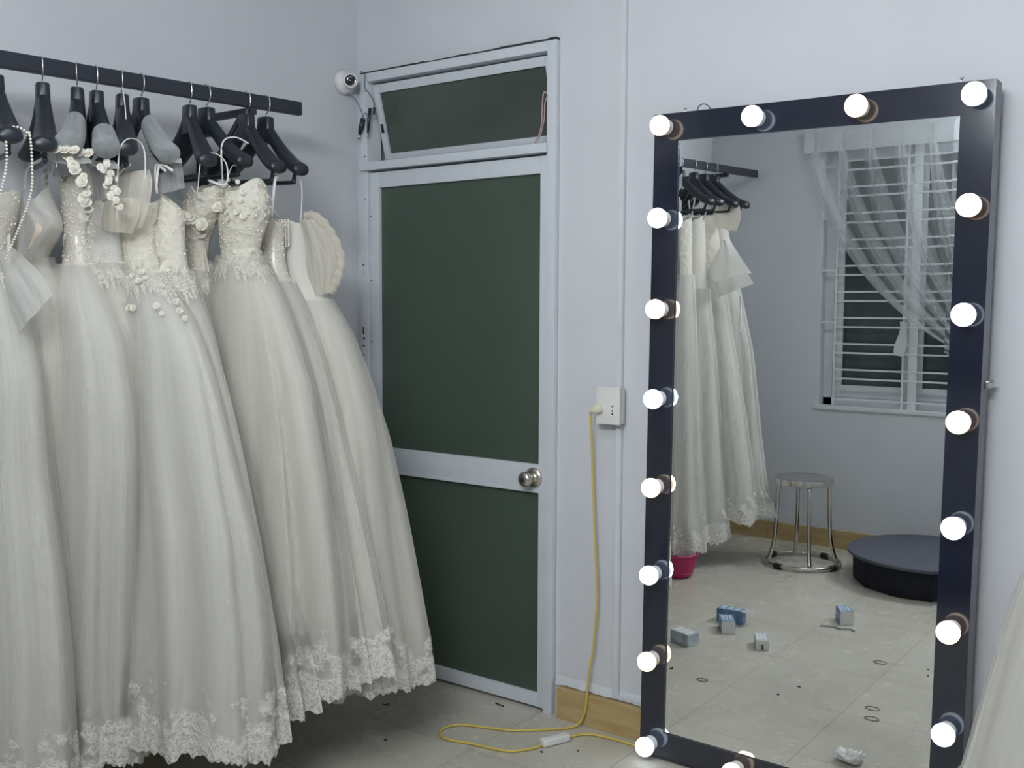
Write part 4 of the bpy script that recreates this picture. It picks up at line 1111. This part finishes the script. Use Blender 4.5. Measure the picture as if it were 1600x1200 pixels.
# glass with a narrow bevelled border
bm = bmesh.new(); BV = 0.014; D = 0.006; tb = radians(0.9)
x0, x1, z0, z1 = FB, MW - FB, -(MH - FB), -FB
o_ = [bm.verts.new((x, D + BV * math.tan(tb), z)) for x, z in ((x0, z0), (x1, z0), (x1, z1), (x0, z1))]
i_ = [bm.verts.new((x, D, z)) for x, z in ((x0 + BV, z0 + BV), (x1 - BV, z0 + BV), (x1 - BV, z1 - BV), (x0 + BV, z1 - BV))]
bm.faces.new(i_)
for k in range(4): bm.faces.new((o_[k], o_[(k + 1) % 4], i_[(k + 1) % 4], i_[k]))
bk = [bm.verts.new((x, D + 0.006, z)) for x, z in ((x0, z0), (x1, z0), (x1, z1), (x0, z1))]
for k in range(4): bm.faces.new((bk[k], bk[(k + 1) % 4], o_[(k + 1) % 4], o_[k]))
bm.faces.new(bk[::-1])
bmesh.ops.recalc_face_normals(bm, faces=bm.faces)
link('mirror_glass', bm, MIRROR, mir, smooth=False)
# screws and loop on the top edge, clip on the right side
bm = bmesh.new()
for x in (0.092, 0.915): tube(bm, [(x, 0.03, -0.002), (x, 0.03, 0.016)], 0.0022, 6); lathe(bm, [(0, 0.018), (0.006, 0.018), (0.005, 0.014), (0, 0.012)], 10, Matrix.Translation((x, 0.03, 0)))
link('top_screws', bm, STEEL, mir)
bm = bmesh.new(); tube(bm, spline([(0.13, 0.04, 0.0), (0.132, 0.04, 0.018), (0.150, 0.04, 0.026), (0.168, 0.04, 0.016), (0.178, 0.04, 0.0)], 6), 0.0016, 6); link('wire_loop', bm, RUBBER, mir)
bm = bmesh.new(); mbox(bm, MW, MW + 0.012, 0.03, 0.065, 0.795, 0.815, 0.002); mbox(bm, MW + 0.012, MW + 0.02, 0.05, 0.062, 0.792, 0.80, 0.001)
link('side_clip', bm, STEEL, mir)

def bulb_mats(warm): return (WARMB, WARMC) if warm else (COOLB, COOLC)
def bulb_proto(warm):
    t = empty('light_bulb'); R90 = Matrix.Rotation(pi / 2, 4, 'X'); g_, c_ = bulb_mats(warm)
    bm = bmesh.new(); prof = []
    for k in range(0, 14):          # globe, the front hemisphere and a rim behind it
        a = radians(90 - k * 8.6); prof.append((0.0315 * cos(a), 0.046 + 0.0290 * sin(a)))
    lathe(bm, prof, 28, R90); link('globe', bm, g_, t)
    bm = bmesh.new(); lathe(bm, [(0.0294, 0.0365), (0.0296, 0.0335), (0.0270, 0.026), (0.020, 0.016)], 28, R90); link('collar', bm, c_, t)
    bm = bmesh.new(); lathe(bm, [(0.020, 0.016), (0.0195, 0.004), (0.024, 0.003), (0.024, -0.001), (0, -0.001)], 24, R90); link('lamp_socket', bm, SOCKETM, t)
    return t
protos = {}
ROWZ = [0.043 + k * (MH - 0.086) / 7 for k in range(8)]; COLX = [0.043 + k * (MW - 0.086) / 3 for k in range(4)]
spots = []
for k in range(8): spots.append((COLX[0], ROWZ[k], k % 2 == 0, 'left', k))
for k in range(8): spots.append((COLX[3], ROWZ[k], k % 2 == 1, 'right', k))
for k in (1, 2): spots.append((COLX[k], ROWZ[0], k == 2, 'top', k)); spots.append((COLX[k], ROWZ[7], k == 1, 'bottom', k))
ORD = ['top', 'second', 'third', 'fourth', 'fifth', 'sixth', 'seventh', 'lowest']
for x, z, warm, side, k in spots:
    if warm not in protos: b_ = protos[warm] = bulb_proto(warm)
    else: b_ = copy_tree(protos[warm])
    v = Matrix.Rotation(radians(0.62), 3, 'Y') @ Vector((x, 0, -z))
    b_.location = (MX + v.x, -0.12, MZ + v.z)
    tint = 'warm white' if warm else 'cool white'
    if side in ('left', 'right'):
        lab = '%s lit bulb on the %s side of the mirror frame, %s' % (tint, side, {0: 'at the top corner', 7: 'at the bottom corner'}.get(k, ORD[k] + ' from the top'))
    else:
        lab = '%s lit bulb on the %s bar of the mirror frame between its corner bulbs' % (tint, side)
    tag(b_, lab, 'light bulb', 'round bulbs around the mirror')

# ------------------------------------------------------------------ socket, trunking, cable
tr = tag(empty('cable_trunking', (1.258, 0, 1.3)), 'white plastic cable trunking running up the wall left of the mirror', 'cable trunking')
bm = bmesh.new(); box(bm, -0.012, 0.012, -0.014, -0.0005, 0.125 - 1.3, RZ - 0.002 - 1.3, 0.002); box(bm, 0.012, 0.3, -0.012, -0.0005, 0.125 - 1.3, 0.139 - 1.3, 0.002)
sharp(link('trunk_base', bm, TRUNKM, tr), 50)
bm = bmesh.new(); box(bm, -0.008, 0.009, -0.017, -0.013, 0.14 - 1.3, 1.09 - 1.3, 0.001); box(bm, -0.004, 0.011, -0.017, -0.013, 1.225 - 1.3, RZ - 1.35, 0.001)
sharp(link('trunk_cover', bm, TRUNKM, tr), 50)
so = tag(empty('wall_socket', (1.241, -0.019, 1.16)), 'white surface-mounted power socket box on the wall left of the mirror', 'socket')
boxobj('socket_box', -0.045, 0.045, -0.030, 0.001, -0.062, 0.062, SOCKETM, so, 0.003)
boxobj('face_plate', -0.047, 0.047, -0.038, -0.030, -0.065, 0.065, SOCKETM, so, 0.003)
bm = bmesh.new()
for dx, dz in ((0.018, 0.0), (0.018, -0.016), (0.018, -0.026)): lathe(bm, [(0, 0.0388), (0.003, 0.0388), (0.003, 0.037)], 10, Matrix.Translation((dx, 0, dz - 0.002)) @ Matrix.Rotation(pi / 2, 4, 'X'))
link('socket_holes', bm, RUBBER, so)
pl = tag(empty('extension_cable', (1.19, -0.07, 1.14)), 'thin yellow flex from the wall socket looping over the floor tiles to the mirror', 'cable')
bm = bmesh.new(); tube(bm, [(0.030, 0.011, 0.010), (0.012, 0.004, 0.006), (-0.004, 0, 0.0), (-0.010, 0, -0.012)], [0.016, 0.017, 0.011, 0.006], 12); link('plug', bm, PLUGM, pl)
wallp = [(1.181, -0.07, 1.128), (1.176, -0.06, 1.09), (1.172, -0.045, 1.00), (1.172, -0.036, 0.871), (1.182, -0.034, 0.669), (1.192, -0.034, 0.487), (1.182, -0.034, 0.324), (1.164, -0.036, 0.204), (1.158, -0.038, 0.133), (1.150, -0.045, 0.05), (1.125, -0.07, 0.008)]
flp = [(1.069, -0.137), (0.97, -0.225), (0.878, -0.262), (0.791, -0.298), (0.762, -0.352), (0.783, -0.405), (0.836, -0.422), (0.926, -0.40), (1.05, -0.376), (1.10, -0.325), (1.125, -0.262)]
bm = bmesh.new(); P = spline([Vector(p) - Vector((1.19, -0.07, 1.14)) for p in wallp] + [Vector((x, y, 0.0055)) - Vector((1.19, -0.07, 1.14)) for x, y in flp], 8)
tube(bm, P, 0.0042, 8)
flq = [(1.155, -0.172), (1.174, -0.118), (1.215, -0.085), (1.30, -0.075), (1.39, -0.075), (1.44, -0.07), (1.52, -0.045)]
tube(bm, spline([Vector((x, y, 0.0055)) - Vector((1.19, -0.07, 1.14)) for x, y in flq], 8), 0.0042, 8)
link('flex', bm, YELLOWC, pl)
bm = bmesh.new(); box(bm, -0.016, 0.016, -0.055, 0.055, 0, 0.024, 0.005)
cp = link('inline_connector', bm, SOCKETM, pl); cp.location = (1.142 - 1.19, -0.217 + 0.07, 0.002 - 1.14); cp.rotation_euler = (0, 0, radians(-22))

# ------------------------------------------------------------------ security camera in the corner
cm = tag(empty('security_camera', (0.0, -0.085, 2.39)), 'small white security camera on the wall corner above the gowns', 'camera')
Mx = Matrix.Rotation(pi / 2, 4, 'Y')
bm = bmesh.new(); lathe(bm, [(0, 0.001), (0.048, 0.001), (0.05, 0.006), (0.046, 0.022), (0.036, 0.034), (0, 0.036)], 28, Mx); link('mount_base', bm, CAMERAM, cm)
aim = Vector((0.72, -0.68, -0.1)).normalized().to_track_quat('Z', 'Y').to_matrix().to_4x4()
Mc = Matrix.Translation((0.05, -0.006, 0.0)) @ aim
bm = bmesh.new(); lathe(bm, [(0, -0.03), (0.022, -0.026), (0.029, -0.01), (0.030, 0.012), (0.028, 0.020), (0.0225, 0.0215), (0.0215, 0.018)], 28, Mc); link('camera_body', bm, CAMERAM, cm)
bm = bmesh.new(); lathe(bm, [(0.0215, 0.018), (0.012, 0.016), (0.008, 0.0185), (0, 0.020)], 24, Mc)
for k in range(10):
    a = 2 * pi * k / 10; bmesh.ops.create_icosphere(bm, subdivisions=1, radius=0.0022, matrix=Mc @ Matrix.Translation((0.0165 * cos(a), 0.0165 * sin(a), 0.018)))
link('lens', bm, LENSM, cm)
cw = tag(empty('camera_cable', (0.06, -0.03, 2.30)), 'dangling wires with black power connectors below the security camera', 'cable')
def rel(ps, o_=(0.06, -0.03, 2.30)): return [Vector(p) - Vector(o_) for p in ps]
bm = bmesh.new()
tube(bm, spline(rel([(0.02, -0.085, 2.345), (0.04, -0.06, 2.33), (0.062, -0.045, 2.28), (0.067, -0.042, 2.25)]), 6), 0.0022, 6)
tube(bm, spline(rel([(0.045, -0.03, 2.44), (0.07, -0.030, 2.42), (0.068, -0.03, 2.375), (0.095, -0.03, 2.345), (0.118, -0.03, 2.31), (0.120, -0.035, 2.27), (0.10, -0.04, 2.25), (0.082, -0.04, 2.245)]), 6), 0.0022, 6)
tube(bm, spline(rel([(0.067, -0.042, 2.25), (0.085, -0.045, 2.268), (0.10, -0.045, 2.258)]), 6), 0.0018, 6)
link('thin_wire', bm, WIREM, cw)
bm = bmesh.new()
tube(bm, rel([(0.070, -0.042, 2.248), (0.058, -0.04, 2.215), (0.050, -0.04, 2.19)]), [0.010, 0.0115, 0.008], 10)
tube(bm, rel([(0.108, -0.04, 2.285), (0.100, -0.04, 2.235), (0.095, -0.04, 2.19)]), [0.007, 0.007, 0.0045], 10)
tube(bm, rel([(0.122, -0.03, 2.288), (0.116, -0.03, 2.26)]), [0.006, 0.006], 8)
link('power_connector', bm, BLACKP, cw)
bm = bmesh.new()
tube(bm, rel([(0.050, -0.04, 2.19), (0.044, -0.04, 2.165)]), [0.006, 0.0065], 8)
link('connector_tip', bm, STEEL, cw); bm = bmesh.new()
tube(bm, rel([(0.095, -0.04, 2.19), (0.093, -0.04, 2.168)]), [0.0035, 0.003], 8)
link('connector_tip', bm, STEEL, cw)

# ------------------------------------------------------------------ stool
st = tag(empty('round_stool', (0.885, -2.965, 0)), 'chrome round stool with floor ring and black rubber grips, reflected in the mirror', 'stool')
st.scale = (1.13, 1.13, 1.13)
bm = bmesh.new(); lathe(bm, [(0, 0.452), (0.12, 0.453), (0.140, 0.455), (0.1465, 0.452), (0.148, 0.444), (0.148, 0.424), (0.142, 0.424), (0.140, 0.440), (0, 0.442)], 48)
sharp(link('seat', bm, STEEL, st), 50)
for k in range(4):
    a = radians(45 + 90 * k + 12); c, s_ = cos(a), sin(a)
    bm = bmesh.new(); tube(bm, spline([(0.085 * c, 0.085 * s_, 0.438), (0.115 * c, 0.115 * s_, 0.425), (0.130 * c, 0.130 * s_, 0.385), (0.135 * c, 0.135 * s_, 0.25), (0.145 * c, 0.145 * s_, 0.12), (0.172 * c, 0.172 * s_, 0.022)], 6), 0.0105, 10)
    link('leg', bm, STEEL, st)
bm = bmesh.new(); n = 48; P = [(0.19 * cos(2 * pi * k / n), 0.19 * sin(2 * pi * k / n), 0.016) for k in range(n + 1)]; tube(bm, P, 0.0095, 10); link('floor_ring', bm, STEEL, st)
for k in range(4):
    a0 = radians(5 + 90 * k + 12); bm = bmesh.new()
    tube(bm, [(0.19 * cos(a0 + d), 0.19 * sin(a0 + d), 0.0155) for d in (-0.10, -0.05, 0, 0.05, 0.10)], 0.0155, 12); link('rubber_grip', bm, RUBBER, st)

# ------------------------------------------------------------------ low round platform
pf = tag(empty('posing_platform', (1.615, -2.985, 0)), 'low dark drum platform with overhanging grey top, reflected at the right of the mirror', 'platform')
bm = bmesh.new(); n = 12; lo = []; hi = []
for k in range(n):
    a = 2 * pi * k / n + 0.2; lo.append(bm.verts.new((0.415 * cos(a), 0.415 * sin(a), 0.002))); hi.append(bm.verts.new((0.42 * cos(a), 0.42 * sin(a), 0.152)))
for k in range(n): bm.faces.new((lo[k], lo[(k + 1) % n], hi[(k + 1) % n], hi[k]))
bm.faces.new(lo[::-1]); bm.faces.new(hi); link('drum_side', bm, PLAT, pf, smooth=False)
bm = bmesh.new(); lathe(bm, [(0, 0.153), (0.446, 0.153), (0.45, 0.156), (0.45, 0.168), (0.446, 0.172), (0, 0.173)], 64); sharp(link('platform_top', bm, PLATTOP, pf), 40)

# ------------------------------------------------------------------ basket
bk_ = tag(empty('plastic_basket', (0.43, -2.27, 0)), 'magenta plastic basket on the floor below the gown hems, by the mirror frame edge', 'basket')
bk_.scale = (0.86, 0.86, 0.95)
bm = bmesh.new(); lathe(bm, [(0, 0.004), (0.085, 0.004), (0.095, 0.010), (0.118, 0.06), (0.132, 0.12), (0.137, 0.135), (0.133, 0.138), (0.128, 0.122), (0.090, 0.014), (0, 0.010)], 40)
for k in range(3): tube(bm, [((0.1035 + 0.0085 * k + .001) * cos(2 * pi * q / 40), (0.1035 + 0.0085 * k + .001) * sin(2 * pi * q / 40), 0.03 + 0.028 * k) for q in range(41)], 0.003, 6)
link('basket_body', bm, PINKP, bk_)
bm = bmesh.new(); tube(bm, [(0.136 * cos(2 * pi * q / 40), 0.136 * sin(2 * pi * q / 40), 0.137) for q in range(41)], 0.006, 8); link('basket_rim', bm, PINKP, bk_)

# ------------------------------------------------------------------ bulb cartons on the floor
def carton(loc, rz, lx, ly, lz, side, end, label, tab_=False, openflap=False):
    t = tag(empty('bulb_carton', loc, radians(rz)), label, 'box', 'small bulb cartons scattered on the floor')
    bm = bmesh.new(); box(bm, -lx / 2, lx / 2, -ly / 2, ly / 2, 0.0008, lz)
    o = link('carton_body', bm, [side, end], t, smooth=False)
    for p in o.data.polygons:
        if p.normal.y > 0.5: p.material_index = 1
    bm = bmesh.new()
    for k in range(4): box(bm, -lx / 2 - 0.0006, -lx / 2 + 0.0002, -ly / 2 + ly * (0.1 + 0.22 * k), -ly / 2 + ly * (0.2 + 0.22 * k), lz * 0.25, lz * 0.75)
    for k in range(3): box(bm, -lx * 0.38 + lx * 0.28 * k, -lx * 0.22 + lx * 0.28 * k, -ly * 0.4, ly * 0.35, lz, lz + 0.0005)
    link('printed_band', bm, PALEPACK if side is BLUEPACK else WHITEPACK, t, smooth=False)
    if tab_:
        bm = bmesh.new(); box(bm, -0.005, 0.005, ly / 2, ly / 2 + 0.001, 0.004, lz * 0.6); link('carton_slot', bm, BROWNPACK, t, smooth=False)
    if openflap:
        bm = bmesh.new(); vs = [bm.verts.new(p) for p in ((lx / 2, -ly / 2, lz), (lx / 2, ly / 2, lz), (lx / 2 + 0.045, ly / 2, lz * 0.85), (lx / 2 + 0.045, -ly / 2, lz * 0.85))]; bm.faces.new(vs)
        bmesh.ops.solidify(bm, geom=bm.faces[:], thickness=0.0008); link('open_flap', bm, WHITEPACK, t, smooth=False)
    return t
carton((1.035, -1.665, 0), -5, 0.125, 0.062, 0.066, BLUEPACK, BLUEPACK, 'blue printed bulb carton lying sideways behind the white-ended one', openflap=True)
carton((1.075, -1.530, 0), -32, 0.062, 0.115, 0.060, BLUEPACK, WHITEPACK, 'blue bulb carton with plain white end, in front of the sideways carton')
carton((1.468, -1.99, 0), -32, 0.062, 0.10, 0.066, BLUEPACK, WHITEPACK, 'blue bulb carton with white end standing alone nearer the platform')
carton((1.295, -1.41, 0), -28, 0.055, 0.11, 0.045, PALEPACK, WHITEPACK, 'pale bulb carton with a brown slot in its end', tab_=True)
carton((1.00, -1.25, 0), 20, 0.115, 0.07, 0.055, PALEPACK, PALEPACK, 'pale grey-blue bulb carton at the mirror left edge')
bm = bmesh.new(); P = spline([(-0.07, 0.02, 0), (-0.02, 0.0, 0), (0.02, 0.012, 0), (0.06, -0.01, 0), (0.085, 0.01, 0)], 6)
up = [bm.verts.new(p + Vector((0, 0.009, 0.003))) for p in P]; dn_ = [bm.verts.new(p + Vector((0, -0.009, 0.0015))) for p in P]
for k in range(len(P) - 1): bm.faces.new((dn_[k], dn_[k + 1], up[k + 1], up[k]))
bmesh.ops.solidify(bm, geom=bm.faces[:], thickness=0.0012)
tag(link('paper_strip', bm, PAPER, loc=(1.47, -1.88, 0.002)), 'crumpled strip of white paper before the lone blue carton', 'paper')
# crumpled tissue
bm = bmesh.new(); bmesh.ops.create_icosphere(bm, subdivisions=4, radius=1)
for v in bm.verts:
    p = v.co.copy(); n_ = noise.noise(p * 1.7) * 0.5 + abs(noise.noise(p * 4.5)) * 0.45 + noise.noise(p * 9) * 0.12
    v.co = Vector((p.x * 0.055, p.y * 0.032, (p.z * 0.5 + 0.5) * 0.040)) * (0.75 + n_)
    v.co.z = max(v.co.z, 0.001)
tag(link('crumpled_tissue', bm, PAPER, loc=(2.005, -0.475, 0.0)), 'crumpled white tissue on the tiles before the mirror', 'tissue')
# rubber bands and scraps
for k, (x, y, r_, lab) in enumerate(((1.782, -1.517, 0.026, 'thin dark rubber band on the tiles, farthest from the mirror on the right'), (1.916, -0.986, 0.025, 'tangled brown rubber band, the upper of the close pair'), (1.945, -0.887, 0.025, 'flat brown rubber band, the lower of the close pair'), (1.273, -0.874, 0.022, 'brown rubber band alone at the left of the reflected floor'))):
    bm = bmesh.new(); n = 24; tube(bm, [((r_ + 0.003 * sin(3 * q)) * cos(2 * pi * q / n), (r_ * 0.75 + 0.003 * sin(2 * q)) * sin(2 * pi * q / n), 0.0016) for q in range(n + 1)], 0.0014, 6)
    tag(link('rubber_band', bm, RINGM, loc=(x, y, 0)), lab, 'rubber band', 'rubber bands on the floor')
random.seed(9)
scr = [(0.44, -0.317, 25, 0.022, 'dark scrap on the floor near the last gown hem'), (0.781, -0.058, -10, 0.045, 'long dark scrap on the floor under the door'),
       (0.66, -0.549, 0, 0.010, 'tiny dark scrap left of the cable loop'), (1.146, -0.303, 0, 0.010, 'tiny dark scrap beside the cable connector'), (1.239, -0.221, 40, 0.006, 'dark speck between the connector and the mirror'),
       (1.113, -0.92, 70, 0.026, 'L-shaped dark scrap reflected at the left of the mirror'), (1.613, -1.035, 15, 0.013, 'brown scrap in the middle of the reflected floor'), (1.578, -0.907, 30, 0.010, 'small brown scrap nearer the viewer in the reflected floor'),
       (1.968, -1.551, 0, 0.009, 'dark speck at the right edge of the reflected floor'), (1.988, -1.473, 60, 0.008, 'second dark speck just below the one at the right mirror edge')]
for x, y, a, l, lab in scr:
    bm = bmesh.new(); vs = []
    box(bm, -l / 2, l / 2, -0.003, 0.003, 0.0005, 0.004, 0.001)
    if l > 0.02 and l < 0.03: box(bm, l / 2 - 0.006, l / 2, -0.003, 0.012, 0.0005, 0.005, 0.001)
    o = tag(link('floor_scrap', bm, DARKBIT, loc=(x, y, 0), smooth=False), lab, 'scrap', 'dark scraps on the floor'); o.rotation_euler = (0, 0, radians(a))
